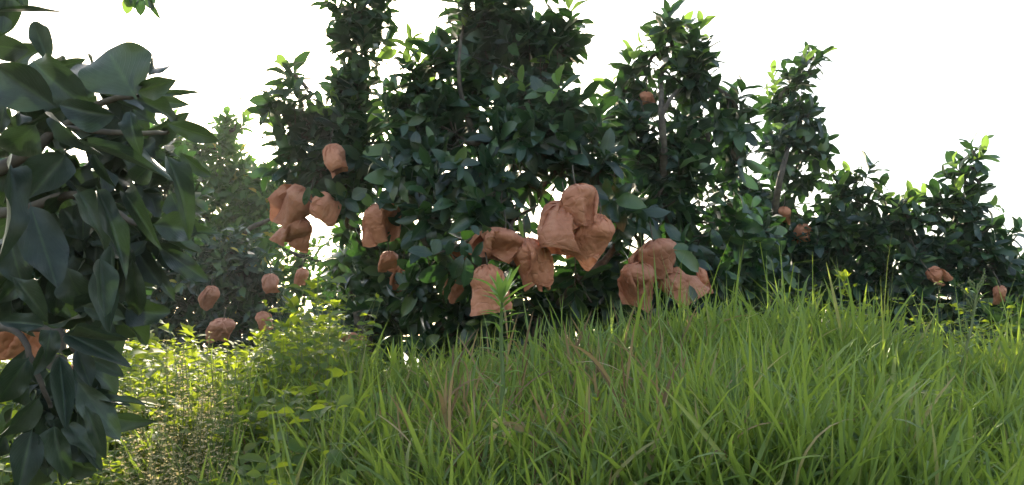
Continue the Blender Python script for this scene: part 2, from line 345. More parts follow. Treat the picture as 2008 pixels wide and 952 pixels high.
# ------------------------------------------------------------------ citrus trees
COVER = np.zeros((120, 252), dtype=np.uint8)
TREES = []
def make_tree(label, base_px, Y, lobes, trunk_r=.05, leafL=.13, mleaf='leaf', shapes=MID, group='pomelo trees along the terrace', seed=0, od=3.2, young=(), yellow=0, extra_limbs=()):
    """lobes: (px, py, rx, ry, depth, upness[, density])"""
    rd = random.Random(seed)
    base = on_ground(base_px, Y, -.03)
    leaves = []; twigs = Acc(); limbs = []
    lob = []
    for lb in lobes:
        px, py, rx, ry, dy, up = lb[:6]; den = lb[6] if len(lb) > 6 else 1
        c = W(px, py, dy); s = dy / FPX
        rx *= 1.1; ry *= 1.08
        lob.append((c, rx * s, ry * s, max(.12, min(rx, ry) * s * 1.0), up, rx * ry * math.pi, s, den))
    # limbs: trunk -> fork -> lobes
    fork = base + Vector((rd.uniform(-.06, .06), rd.uniform(-.05, .05), .45))
    nodes = [fork]
    for (c, rx, ry, rz, up, A, s, den) in sorted(lob, key=lambda q: (q[0] - base).length):
        near = min(nodes, key=lambda n: (n - c).length + .25 * max(0, n.z - c.z + .1))
        tgt = c + Vector((0, .03, ry * (.35 if up > .6 else -.1)))
        mid = near.lerp(tgt, .5) + Vector((rd.uniform(-.08, .08), rd.uniform(-.08, .08), -.04))
        r0 = trunk_r * (.6 if near is fork else .38); r1 = .006
        limbs.append(spline([near, mid, tgt], [r0, r0 * .7, r1 * 1.6], 5, .006, rd.random()))
        nodes += [mid, tgt, near.lerp(mid, .6), mid.lerp(tgt, .5)]
    leafL *= 1.1; od *= 1.42
    leaf_area = .5 * .46 * leafL * leafL * .8
    for (c, rx, ry, rz, up, A, s, den) in lob:
        area = A * s * s
        ns = max(2, int(od * den * area / leaf_area / 9.0))
        for k in range(ns):
            while True:
                u = Vector((rd.uniform(-1, 1), rd.uniform(-1, 1), rd.uniform(-1, 1)))
                if u.length < 1: break
            u = u.normalized() * (u.length ** .55) * .82
            p = c + Vector((u.x * rx, u.y * rz, u.z * ry))
            out = Vector((u.x / max(rx, .1), u.y / max(rz, .1) - .2 / rz * .3, u.z / max(ry, .1)))
            out = out.normalized() if out.length > 0 else Vector((0, 0, 1))
            d = (out * .8 + Vector((0, 0, 1)) * up + Vector((rd.uniform(-1, 1), rd.uniform(-1, 1), rd.uniform(-1, 1))) * .4).normalized()
            if up < .35 and rd.random() < .45: d.z -= .7; d.normalize()
            sl = leafL * rd.uniform(.8, 1.7)
            p0 = p - d * sl * .75
            bend = Vector((rd.uniform(-1, 1), rd.uniform(-1, 1), rd.uniform(-.6, .6))) * sl * .12
            p1 = p0 + d * sl + bend
            near = min(nodes, key=lambda n: (n - p0).length)
            pts, rr = spline([near if (near - p0).length < .45 and rd.random() < .5 else p0 - d * .05, p0, p0.lerp(p1, .5) + bend * .3, p1], [.0045, .0035, .0025, .0014], 2)
            tube(twigs, pts, rr, 4)
            nl = rd.randint(7, 12); phi = rd.uniform(0, 6.28)
            a = d.cross(Vector((.2, .3, 1))).normalized(); b = d.cross(a)
            for i in range(nl):
                t = 1 - (i / nl) ** 1.1 * .85
                q = p0.lerp(p1, t) ; phi += 2.4
                side = a * math.cos(phi) + b * math.sin(phi)
                op = .35 + .95 * (1 - t) ** .5 + rd.uniform(-.2, .35)
                ld = (d * math.cos(op) + side * math.sin(op)); ld.z -= rd.uniform(0, .5) * (.4 + (1 - up) * .6); ld.normalize()
                nrm = (d * math.sin(op) - side * math.cos(op)) + Vector((0, 0, .5)) + Vector((rd.uniform(-1, 1), rd.uniform(-1, 1), rd.uniform(-1, 1))) * .3
                L = leafL * rd.uniform(.72, 1.22) * (1 if i > 1 else .75)
                leaves.append([basis(q, ld, nrm, L, rd.uniform(.85, 1.15)), rd.randrange(len(shapes)), 'y' if yellow and rd.random() < yellow else ('g' if young and up > .45 and i < 3 and k % 23 == 0 else ''), L])
    # bright young sprigs: (px,py,depth,tip dx,dy px, n leaves)
    for (px, py, dd, dx, dyp, nlv, LL) in young:
        p0 = W(px, py, dd); p1 = W(px + dx, py + dyp, dd); d = (p1 - p0).normalized()
        tube(twigs, *spline([p0 - d * .12, p0, p1], [.004, .003, .0014], 2), 4)
        a = d.cross(Vector((.2, 1, .1))).normalized(); b = d.cross(a); phi = rd.uniform(0, 6)
        for i in range(nlv):
            t = i / max(1, nlv - 1); q = p0.lerp(p1, t); phi += 2.4
            side = a * math.cos(phi) + b * math.sin(phi); op = 1.15 - .7 * t + rd.uniform(-.15, .15)
            ld = (d * math.cos(op) + side * math.sin(op)).normalized()
            leaves.append([basis(q, ld, d * math.sin(op) - side * math.cos(op), LL * rd.uniform(.75, 1.15)), rd.randrange(len(shapes)), 'g', LL])
    TREES.append(dict(label=label, base=base, leaves=leaves, twigs=twigs, limbs=limbs, trunk_r=trunk_r, fork=fork, mleaf=mleaf, shapes=shapes, group=group, seed=seed, extra=extra_limbs))

# front row ---------------------------------------------------------------
make_tree('left end tree of the front row, its tall spire cut off by the top edge', 720, 4.1, [
    (700, -130, 90, 90, 4.0, .7, .8), (620, -160, 80, 80, 4.1, .7, .6), (702, 20, 58, 75, 4.0, .8), (715, 100, 48, 50, 4.0, .7), (668, 165, 36, 40, 4.0, .6), (705, 190, 60, 48, 4.0, .7),
    (690, 255, 70, 55, 4.0, .6), (572, 150, 22, 28, 3.9, 1), (585, 200, 34, 36, 3.9, .9), (545, 212, 20, 10, 3.9, .3, .6), (608, 240, 42, 36, 3.95, .7),
    (560, 268, 30, 28, 3.95, .5), (600, 305, 62, 40, 3.95, .4), (555, 330, 34, 24, 4.0, .3, .7), (640, 340, 55, 36, 3.95, .3), (700, 340, 60, 50, 3.9, .3),
    (690, 400, 42, 26, 3.9, .2), (590, 350, 34, 20, 4.0, .2), (740, 300, 60, 60, 3.95, .4), (700, 445, 30, 26, 4.1, .2, .5),
    (745, 555, 60, 50, 4.25, .3), (770, 480, 50, 40, 4.25, .3), (735, 625, 60, 40, 4.2, .3), (800, 600, 60, 60, 4.25, .3), (760, 680, 80, 40, 4.3, .4), (690, 500, 30, 40, 4.5, .3, .6), (690, 570, 40, 60, 4.6, .3), (650, 650, 60, 50, 4.6, .4), (800, 520, 50, 50, 4.3, .3)], seed=1, leafL=.125,
    young=[(520, 215, 3.9, -16, -2, 3, .12)])
make_tree('tallest dark green tree in the middle, its broad top cut off above', 1040, 3.75, [
    (930, -110, 110, 100, 3.75, .7, .9), (820, -150, 70, 90, 3.8, .7, .6), (1050, -110, 110, 100, 3.75, .7, .9), (935, 30, 62, 55, 3.7, .8), (1000, 50, 75, 55, 3.75, .8), (1040, 90, 80, 50, 3.75, .6), (1112, 60, 30, 38, 3.7, .8), (960, 110, 70, 50, 3.75, .6), (1095, 110, 45, 36, 3.7, .5),
    (1030, 140, 70, 40, 3.7, .5), (930, 170, 60, 50, 3.7, .6), (845, 130, 34, 36, 3.6, .8), (865, 85, 28, 28, 3.65, .9, .7), (812, 160, 30, 34, 3.6, .7), (800, 200, 55, 40, 3.6, .5), (1010, 200, 70, 40, 3.6, .5),
    (860, 215, 60, 50, 3.6, .5), (800, 270, 70, 50, 3.5, .4), (900, 260, 80, 60, 3.5, .4), (1000, 260, 80, 60, 3.45, .4), (1100, 210, 60, 40, 3.5, .5), (1090, 270, 80, 50, 3.45, .4), (1165, 240, 45, 35, 3.6, .4),
    (820, 350, 70, 50, 3.4, .3), (920, 350, 90, 50, 3.35, .25), (1010, 350, 50, 40, 3.4, .25), (1090, 330, 60, 26, 3.45, .3), (1180, 330, 60, 50, 3.45, .3),
    (850, 420, 60, 34, 3.3, .2), (960, 405, 60, 28, 3.25, .2), (1215, 410, 36, 45, 3.4, .25), (845, 470, 40, 26, 3.3, .2), (1010, 420, 30, 22, 3.3, .2), (800, 410, 40, 40, 3.6, .2),
    (890, 520, 60, 40, 3.75, .2), (860, 590, 70, 50, 3.8, .3), (980, 560, 60, 60, 3.9, .3), (1110, 570, 70, 50, 3.85, .3), (1190, 520, 50, 60, 3.8, .3), (1050, 620, 90, 40, 3.8, .3), (1180, 610, 60, 50, 3.8, .3),
    (900, 530, 30, 26, 3.3, .1, .5), (1130, 545, 36, 24, 3.5, .1, .6), (960, 640, 90, 40, 3.8, .3), (900, 680, 100, 40, 3.9, .4), (1060, 680, 120, 40, 3.9, .4), (1180, 680, 80, 40, 3.9, .4), (890, 440, 40, 40, 3.8, .3),  (1010, 480, 40, 40, 3.85, .3), (1120, 470, 50, 40, 3.9, .3)], seed=2, leafL=.135, trunk_r=.065, od=3.3,
    young=[(798, 110, 3.6, 8, -34, 9, .11), (985, 372, 3.3, 2, -22, 5, .085), (1030, 180, 3.5, -6, -14, 4, .1)])
make_tree('tree right of the tallest one, with two pointed tops and a forked bare branch', 1300, 4.1, [
    (1300, 62, 30, 34, 4.0, 1), (1292, 110, 34, 36, 4.0, .8), (1350, 78, 26, 30, 4.0, 1, .8), (1365, 125, 42, 36, 4.0, .8), (1235, 140, 34, 26, 4.0, .7), (1225, 175, 24, 22, 4.0, .5, .7), (1330, 165, 70, 40, 4.0, .6), (1395, 175, 32, 40, 4.0, .7),
    (1260, 215, 46, 40, 4.0, .5), (1225, 260, 50, 46, 3.9, .4), (1370, 225, 55, 36, 4.0, .4), (1445, 205, 44, 34, 4.0, .6), (1450, 255, 36, 40, 4.0, .4, .9), (1300, 280, 70, 46, 3.9, .4), (1360, 290, 34, 40, 3.95, .3),
    (1250, 330, 60, 46, 3.85, .3), (1320, 350, 55, 42, 3.85, .3), (1455, 310, 26, 26, 4.0, .3, .7), (1290, 400, 60, 40, 3.8, .3), (1360, 410, 50, 36, 3.9, .3), (1430, 430, 50, 34, 4.0, .3, .8), (1405, 360, 26, 26, 4.1, .3, .6), (1470, 470, 50, 50, 4.3, .3), (1480, 540, 60, 60, 4.4, .3),
    (1240, 450, 44, 34, 3.7, .2), (1370, 470, 60, 34, 3.9, .2), (1370, 540, 60, 50, 4.0, .3), (1440, 500, 60, 50, 4.1, .3), (1290, 560, 70, 50, 4.15, .3), (1220, 560, 40, 60, 4.1, .3), (1430, 580, 60, 50, 4.1, .3),
    (1345, 505, 20, 18, 3.55, .1, .5), (1300, 620, 90, 40, 4.1, .3), (1300, 670, 110, 40, 4.1, .3), (1450, 640, 90, 50, 4.1, .3)], seed=3, leafL=.13,
    young=[(1270, 96, 4.0, -10, -8, 3, .08), (1370, 70, 4.0, 4, -22, 6, .12)])
make_tree('slender tree with one tall narrow spire and a bright green sprig beside it', 1540, 5.1, [
    (1560, 170, 30, 36, 5.0, 1), (1578, 130, 14, 22, 5.0, 1, .8), (1600, 112, 16, 12, 5.0, .9, .8), (1535, 210, 34, 30, 5.0, .7), (1580, 220, 36, 40, 5.0, .6), (1545, 270, 52, 34, 5.0, .5), (1585, 290, 26, 34, 5.0, .4), (1520, 320, 32, 30, 5.0, .4), (1565, 340, 30, 26, 5.0, .3),
    (1470, 380, 42, 40, 5.0, .4, .8), (1440, 350, 26, 22, 5.0, .4, .6), (1490, 430, 50, 40, 5.0, .3), (1550, 400, 40, 30, 5.0, .4, .7), (1510, 480, 60, 40, 5.0, .3), (1570, 460, 46, 40, 5.0, .3), (1490, 540, 60, 50, 5.0, .3), (1570, 540, 60, 46, 5.0, .3), (1520, 600, 80, 40, 5.0, .3)], seed=4, leafL=.125, trunk_r=.05, od=3.0,
    young=[(1520, 190, 5.0, -4, -44, 10, .10)])
make_tree('low rounded tree with pale green shoot on top, just right of the slender spired tree', 1660, 5.0, [
    (1665, 360, 26, 24, 4.9, 1), (1690, 345, 20, 14, 4.9, .9, .8), (1640, 390, 40, 28, 4.9, .6), (1700, 385, 34, 28, 4.9, .7), (1660, 430, 70, 36, 4.9, .4), (1720, 430, 28, 26, 4.9, .4, .7), (1640, 480, 70, 40, 4.9, .3), (1710, 490, 50, 40, 4.9, .3), (1640, 550, 70, 46, 4.9, .3), (1710, 570, 60, 50, 4.9, .3), (1670, 620, 80, 40, 4.9, .3)],
    seed=5, leafL=.125, od=3.0, young=[(1625, 355, 4.9, -8, -30, 6, .12)])
make_tree('pomelo tree at the right edge whose leaning spire carries a light green top shoot', 1880, 4.9, [
    (1915, 300, 16, 20, 4.8, 1, .8), (1895, 340, 24, 24, 4.8, .9), (1905, 385, 34, 30, 4.8, .8), (1900, 425, 46, 30, 4.8, .6), (1930, 455, 50, 30, 4.8, .5), (1960, 480, 30, 26, 4.8, .4), (1925, 510, 60, 40, 4.8, .3),
    (1760, 400, 26, 20, 4.8, .9, .7), (1790, 430, 40, 32, 4.8, .6), (1830, 410, 24, 34, 4.8, .8), (1845, 380, 16, 20, 4.8, 1, .6), (1800, 480, 56, 40, 4.8, .4), (1860, 500, 46, 40, 4.8, .4), (1780, 540, 60, 40, 4.8, .3), (1860, 590, 60, 50, 4.8, .3), (1780, 610, 70, 50, 4.8, .3), (1940, 580, 60, 46, 4.8, .3),
    (1980, 545, 40, 36, 4.8, .3), (1900, 650, 80, 50, 4.7, .3), (1990, 620, 40, 50, 4.9, .3), (1820, 670, 80, 40, 4.8, .3), (1970, 690, 60, 40, 4.8, .3)], seed=6, leafL=.125, od=3.0,
    young=[(1912, 330, 4.8, 18, -50, 6, .10), (1890, 400, 4.75, -8, -26, 8, .13), (1735, 395, 4.8, -4, -18, 4, .12), (1775, 405, 4.8, 6, -14, 4, .12)])
# back row at the left ------------------------------------------------------
make_tree('hazy light green tree behind, rising above the foreground leaves at left', 430, 8.2, [
    (442, 250, 20, 26, 8.0, 1), (462, 245, 18, 16, 8.0, .9, .7), (430, 290, 30, 26, 8.0, .7), (455, 320, 34, 34, 8.0, .6), (425, 350, 40, 40, 8.0, .5), (470, 380, 40, 36, 8.0, .4), (420, 420, 60, 40, 8.0, .4), (490, 430, 46, 36, 8.0, .4), (450, 480, 80, 40, 8.0, .4), (330, 260, 30, 30, 8.0, .6), (350, 330, 40, 60, 8.0, .5), (350, 430, 50, 60, 8.0, .4), (520, 370, 34, 30, 8.0, .5, .9), (540, 420, 30, 30, 8, .4, .8), (500, 345, 26, 24, 8, .5), (515, 390, 34, 30, 8, .4), (490, 460, 60, 40, 8, .4), (395, 300, 26, 30, 8, .6)],
    seed=7, leafL=.14, shapes=LOW, mleaf='leaf_far', od=3.8, trunk_r=.08, group='pomelo trees of the back row', yellow=.015)
make_tree('shadowed bushy tree behind the sunlit weeds at left, low and wide', 380, 6.8, [
    (300, 560, 80, 60, 6.6, .3), (400, 560, 70, 60, 6.6, .3), (480, 540, 60, 50, 6.6, .3), (250, 620, 70, 50, 6.6, .3), (350, 630, 80, 50, 6.6, .3), (450, 630, 70, 50, 6.6, .3), (520, 600, 50, 46, 6.6, .3), (330, 500, 70, 50, 6.7, .4), (450, 490, 60, 40, 6.7, .4), (550, 650, 60, 36, 6.6, .3), (240, 480, 60, 60, 6.8, .3), (160, 560, 80, 60, 6.8, .3), (400, 690, 120, 30, 6.5, .3), (80, 600, 80, 60, 6.8, .3), (30, 520, 80, 70, 6.8, .3)],
    seed=8, leafL=.13, shapes=LOW, mleaf='leaf', od=3.6, trunk_r=.08, group='pomelo trees of the back row', yellow=.03)
make_tree('bright backlit tree seen through the gap under the left bag cluster', 620, 7.8, [
    (600, 500, 50, 30, 7.6, .4, .5), (650, 500, 50, 40, 7.6, .4, .6), (560, 560, 50, 40, 7.6, .4, .9), (630, 570, 60, 40, 7.6, .3, 1), (690, 540, 50, 50, 7.6, .3, 1), (600, 640, 80, 50, 7.6, .3), (700, 620, 70, 50, 7.6, .3), (530, 470, 40, 30, 7.6, .4, .7), (690, 460, 30, 40, 7.6, .4, .6)],
    seed=9, leafL=.13, shapes=LOW, mleaf='leaf_far', od=2.2, trunk_r=.07, group='pomelo trees of the back row', yellow=.02)
make_tree('backlit tree glimpsed between the two right hand bag groups, behind the front row', 1420, 7.0, [
    (1250, 560, 80, 40, 6.8, .4), (1340, 600, 80, 40, 6.8, .4), (1440, 580, 80, 50, 6.8, .4), (1540, 590, 80, 50, 6.8, .4), (1450, 520, 60, 40, 6.8, .4, .6), (1340, 520, 60, 40, 6.8, .4, .5)],
    seed=10, leafL=.13, shapes=LOW, mleaf='leaf_far', od=1.6, trunk_r=.07, group='pomelo trees of the back row')
make_tree('small bright green shrub at the right edge under the spired tree', 1985, 5.3, [
    (1985, 620, 34, 24, 4.4, .7), (2010, 650, 40, 30, 4.4, .5)], seed=12, leafL=.08, mleaf='leaf_young', shapes=LOW, od=2.4, trunk_r=.015, group='pomelo trees along the terrace')

make_tree('dark leafy tree mostly hidden behind the nearest leaves at the left edge', 120, 3.6, [
    (330, 300, 44, 40, 3.8, .5), (340, 380, 46, 46, 3.8, .4), (250, 330, 60, 60, 3.7, .4), (330, 450, 50, 40, 3.8, .3), (240, 430, 70, 60, 3.7, .3), (120, 380, 80, 70, 3.6, .3), (150, 490, 90, 60, 3.6, .3), (20, 450, 80, 80, 3.6, .3), (60, 560, 80, 50, 3.7, .3), (20, 330, 60, 60, 3.6, .4), (230, 520, 60, 40, 3.8, .3)],
    seed=14, leafL=.125, od=3.0, trunk_r=.05)
# one shared visibility estimate: leaves that show largest become parts
allv = []
for ti, T in enumerate(TREES):
    for li, lf in enumerate(T['leaves']):
        mw = lf[0]; pts = []
        for (a, b) in ((0, .2), (0, .5), (0, .85), (-.18, .5), (.18, .5)):
            x, y, f = proj(mw @ Vector((a, b, 0))); pts.append((x, y))
        allv.append((f, ti, li, pts, (lf[3] / f) ** 2 * 1e4))
allv.sort(key=lambda q: q[0])
for f, ti, li, pts, A in allv:
    vis = 0
    for x, y in pts:
        i, j = int(y // 8), int(x // 8)
        if 0 <= i < 120 and 0 <= j < 252:
            if COVER[i, j] < 2: vis += 1
            COVER[i, j] = min(COVER[i, j] + 1, 250)
    TREES[ti]['leaves'][li].append(vis / 5 * A)
for T in TREES:
    root = empty('pomelo_tree', T['base']); tag(root, T['label'], 'tree', T['group'])
    off = T['base']; rd = random.Random(T['seed'])
    acc = Acc(); tube(acc, *spline([T['base'] + Vector((0, 0, -.1)), T['base'].lerp(T['fork'], .5) + Vector((.02, 0, 0)), T['fork'] + Vector((0, 0, .03))], [T['trunk_r'] * 1.3, T['trunk_r'], T['trunk_r'] * .85], 4, .004), 10)
    obj('trunk', acc.mesh('trunk', M['bark'], off), root)
    for lp, lr in T['limbs']:
        acc = Acc(); tube(acc, lp, lr, 7); obj('branch', acc.mesh('branch', M['bark'], off), root)
    tw = obj('twigs', T['twigs'].mesh('twigs', M['bark'], off), root); tag(tw, kind='stuff')
    lv = sorted(T['leaves'], key=lambda l: -l[4]); top = lv[:298] if len(lv) > 298 else lv; rest = lv[len(top):]
    inv = Matrix.Translation(-off)
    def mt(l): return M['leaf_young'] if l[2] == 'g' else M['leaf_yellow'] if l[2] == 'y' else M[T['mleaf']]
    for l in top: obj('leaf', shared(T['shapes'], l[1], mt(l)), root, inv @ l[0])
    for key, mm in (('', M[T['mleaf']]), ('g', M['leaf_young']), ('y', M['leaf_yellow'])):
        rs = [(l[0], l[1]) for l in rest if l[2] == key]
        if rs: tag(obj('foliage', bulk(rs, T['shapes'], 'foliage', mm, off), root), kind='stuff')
print('leaves', [len(T['leaves']) for T in TREES])

# visible bare stems of the front row (own parts of their trees would hide them; they carry the spires)
def find_tree(s): return next(o for o in COL.objects if o.type == 'EMPTY' and s in o.get('label', ''))
def add_branch(root, pts, rad):
    acc = Acc(); tube(acc, *spline([W(*p) for p in pts], rad, 5, .002), 8); obj('branch', acc.mesh('branch', M['bark'], root.location), root)
add_branch(find_tree('two pointed tops'), [(1330, 560, 4.0), (1305, 400, 3.9), (1300, 270, 3.74), (1296, 205, 3.78), (1300, 120, 4.15)], [.03, .026, .02, .016, .008])
add_branch(find_tree('two pointed tops'), [(1298, 225, 3.74), (1318, 190, 3.8), (1350, 160, 4.15)], [.015, .011, .006])
add_branch(find_tree('one tall narrow'), [(1545, 520, 5.0), (1522, 420, 4.9), (1528, 360, 4.8), (1540, 310, 4.85), (1550, 270, 5.05), (1560, 180, 5.1)], [.03, .025, .02, .017, .012, .006])
add_branch(find_tree('tallest'), [(1010, 520, 3.8), (940, 300, 3.6), (905, 190, 3.5), (900, 110, 3.52), (915, 20, 3.8)], [.03, .02, .012, .008, .005])
add_branch(find_tree('hazy light'), [(440, 600, 7.6), (470, 470, 7.3), (520, 435, 7.2), (545, 425, 7.2)], [.05, .035, .02, .01])
add_branch(find_tree('tallest'), [(1000, 470, 3.5), (960, 462, 3.22), (925, 468, 3.18), (880, 490, 3.16), (850, 500, 3.2)], [.008, .006, .005, .004, .003])

# ------------------------------------------------------------------ fruit bags
def sim_bag(seed, P=7.6, Lb=3.9, nu=68, nv=38, steps=95, iters=8):
    """a paper tube gathered over a ball of radius 1 and left to settle; local +Z is down towards the mouth"""
    r = np.random.default_rng(seed)
    th = np.linspace(0, 2 * np.pi, nu, endpoint=False); v = np.linspace(0, 1, nv + 1)
    dx = P / nu; dz = Lb / nv
    r0 = P / (2 * np.pi)
    X = np.zeros((nv + 1, nu, 3))
    s = v * Lb
    rr = np.minimum(r0, .10 + s * .95)
    zz = np.where(s < 1.2, -1.12 + s * .35, -1.12 + .42 + (s - 1.2) * .97)
    mo = np.clip((v - .45) / .55, 0, 1)[:, None]
    X[:, :, 0] = rr[:, None] * np.cos(th) * (1 + .28 * mo); X[:, :, 1] = rr[:, None] * np.sin(th) * (1 - .5 * mo); X[:, :, 2] = zz[:, None]
    k = r.integers(5, 9)
    X[:, :, :2] *= (1 + .10 * np.cos(k * th + r.uniform(0, 6))[None, :, None] * np.clip(s, 0, 1)[:, None, None])
    X += r.normal(0, .05, X.shape); Xp = X.copy()
    lowf = np.array([[noise.noise(Vector((math.cos(a_) * 1.3, math.sin(a_) * 1.3, b_ * 3 + seed * 5.1))) for a_ in th] for b_ in v])[..., None]
    dx0 = dx; dxv = dx * (1 + .34 * lowf + r.normal(0, .05, (nv + 1, nu, 1)))
    top = X[0].copy(); w = np.ones((nv + 1, nu, 1)); w[0] = 0
    gdir = np.array([r.normal(0, .22), r.normal(0, .22), 1.0]); gdir /= np.linalg.norm(gdir)
    cen = np.array([r.normal(0, .10), r.normal(0, .10), .02])
    # uneven paper: each cell bends more or less easily (random crease lines)
    stf = np.clip(r.normal(.35, .35, (nv + 1, nu, 1)), .0, .9)
    crease = r.integers(0, nu, 9)
    for c in crease: stf[:, c] = 0
    stf[:, 0] = 0; stf[:, nu // 2] = 0
    wind = np.stack([np.cos(th * r.integers(1, 4) + r.uniform(0, 6)), np.sin(th * r.integers(1, 4) + r.uniform(0, 6)), np.zeros(nu)], 1) * .010
    def con(A, B, wa, wb, rest, st=1.0, lo=False):
        d = B - A; l = np.linalg.norm(d, axis=-1, keepdims=True) + 1e-9
        c = (l - rest) / l * st
        if lo: c = np.minimum(c, 0)
        c = c * d / (wa + wb + 1e-9)
        return A + wa * c, B - wb * c
    for it in range(steps):
        vel = (X - Xp) * .93; Xp = X.copy()
        X = X + (vel + gdir * .0045 + wind[None] * v[:, None, None] * (1 if it < 70 else .4)) * w
        for q in range(iters):
            for par in (0, 1):
                A, B = con(X[:, par::2], np.roll(X, -1, 1)[:, par::2], w[:, par::2], w[:, par::2], dxv[:, par::2]); X[:, par::2] = A; X[:, (np.arange(par, nu, 2) + 1) % nu] = B
                n2 = (nv + 1 - par) // 2
                a = np.arange(par, nv, 2); A, B = con(X[a], X[a + 1], w[a], w[a + 1], dz); X[a] = A; X[a + 1] = B
                for sh in (1, -1):
                    Bx = np.roll(X[a + 1], -sh, 1); A, B = con(X[a], Bx, w[a], w[a + 1], math.hypot(dx, dz), .7); X[a] = A; X[a + 1] = np.roll(B, sh, 1)
            for par in (0, 1, 2, 3):      # bending, only resists folding
                i0 = np.array([t for t in range(par, nu - 2, 4)]); i2 = i0 + 2
                A, B = con(X[:, i0], X[:, i2], w[:, i0], w[:, i2], 2 * dx * .96, stf[:, i0 + 1] * .6, True); X[:, i0] = A; X[:, i2] = B
                a = np.arange(par, nv - 1, 4); A, B = con(X[a], X[a + 2], w[a], w[a + 2], 2 * dz * .97, stf[a + 1] * .6, True); X[a] = A; X[a + 2] = B
            d = X - cen; l = np.linalg.norm(d, axis=-1, keepdims=True)
            X = np.where((l < 1.0) & (w > 0), cen + d / l * 1.0, X)
            X[0] = top
    c0 = X[0].mean(0); X = X - c0
    # sharp crumple facets along the surface normal
    tu = np.roll(X, -1, 1) - np.roll(X, 1, 1); tv = np.gradient(X, axis=0); nm = np.cross(tu, tv); nm /= np.linalg.norm(nm, axis=-1, keepdims=True) + 1e-9
    D = np.array([[noise.voronoi(Vector(X[j, i]) * 1.9 + Vector((seed, 0, 0)))[0][0] * .09 + (.5 - abs(noise.noise(Vector(X[j, i]) * 2.6 + Vector((0, seed, 0))))) * .07 + noise.voronoi(Vector(X[j, i]) * 4.2)[0][0] * .02 for i in range(nu)] for j in range(nv + 1)])
    return X + nm * (D - .06)[..., None]
NB = 12
BAGSIM = [sim_bag(40 + k, P=[8.0, 8.8, 7.8, 9.4, 8.3, 9.0, 7.9, 9.6, 8.6, 8.2, 9.2, 8.5][k], Lb=[3.7, 4.2, 3.4, 4.0, 4.5, 3.6, 3.9, 3.5, 4.3, 3.3, 3.8, 4.1][k]) for k in range(NB)]
def make_bag(label, top, mouth, depth, Rp, Wp, seed, ddepth=0.0, yaw=None, tilt=0.0, corner=.25):
    """top / mouth: picture positions of tied top and mouth centre; Rp bulge radius, Wp half mouth width (px)"""
    rd = random.Random(seed); s = depth / FPX
    a = W(top[0], top[1], depth + ddepth); b = W(mouth[0], mouth[1], depth - ddepth * .4 + .045)
    ax = b - a; Lb = ax.length; ax.normalize(); Rr = Rp * s
    view = (a - CAM_LOC).normalized()
    xx = ax.cross(view).normalized(); yy = ax.cross(xx).normalized()
    yw = R(rd.uniform(-40, 40)) if yaw is None else R(yaw)
    X = xx * math.cos(yw) + yy * math.sin(yw); Yv = -xx * math.sin(yw) + yy * math.cos(yw)
    S = BAGSIM[VAR.get(seed, seed) % NB].copy(); nv, nu = S.shape[0] - 1, S.shape[1]
    tt = np.linspace(0, 2 * np.pi, nu, endpoint=False) + rd.uniform(-.5, .5); mm_ = np.clip((np.linspace(0, 1, nv + 1) - .45) / .55, 0, 1)[:, None] ** 1.6
    pk = np.abs(np.cos(tt))[None] ** 7 * mm_ * np.where(np.cos(tt) > 0, rd.uniform(.3, 1), rd.uniform(.1, .8))[None]
    S[:, :, 2] += pk * corner * 2.2; S[:, :, 0] += pk * np.cos(tt)[None] * .45; S[:, :, 1] *= (1 - pk * .4) * (1 - .38 * mm_)
    zmax = np.sort(S[-1, :, 2])[nu // 2]
    kz = Lb * 1.08 / zmax; kw = Rr * .96
    m = np.clip((np.linspace(0, 1, nv + 1) - .5) / .5, 0, 1)[:, None]
    half = (S[-1, :, 0].max() - S[-1, :, 0].min()) / 2
    kx = kw * (1 - m) + (Wp * s / half) * m
    P3 = (S[:, :, 0] * kx)[..., None] * np.array(X) + (S[:, :, 1] * (kw * (1 - m) + kx * m))[..., None] * np.array(Yv) + (S[:, :, 2] * kz)[..., None] * np.array(ax)
    UVs = np.stack(np.meshgrid(np.arange(nu) / nu, np.linspace(0, 1, nv + 1)), -1).reshape(-1, 2)
    Fs = [[j * nu + i, j * nu + (i + 1) % nu, (j + 1) * nu + (i + 1) % nu, (j + 1) * nu + i] for j in range(nv) for i in range(nu)]
    root = empty('fruit_bag', a); tag(root, label, 'paper bag', 'reddish brown paper bags over the fruit')
    me = np_mesh('paper', P3.reshape(-1, 3), Fs, M['paper'], UVs, smooth=True)
    try: me.set_sharp_from_angle(angle=R(42))
    except Exception: pass
    o = obj('paper', me, root)
    acc = Acc(); tube(acc, *spline([ax * .012, -ax * .02 + Vector((0, 0, .01)), -ax * .03 + Vector((rd.uniform(-.02, .02), .03, .07))], [.004, .0035, .003], 3), 6)
    obj('stalk', acc.mesh('stalk', M['bark']), root)
    return root
VAR = {}
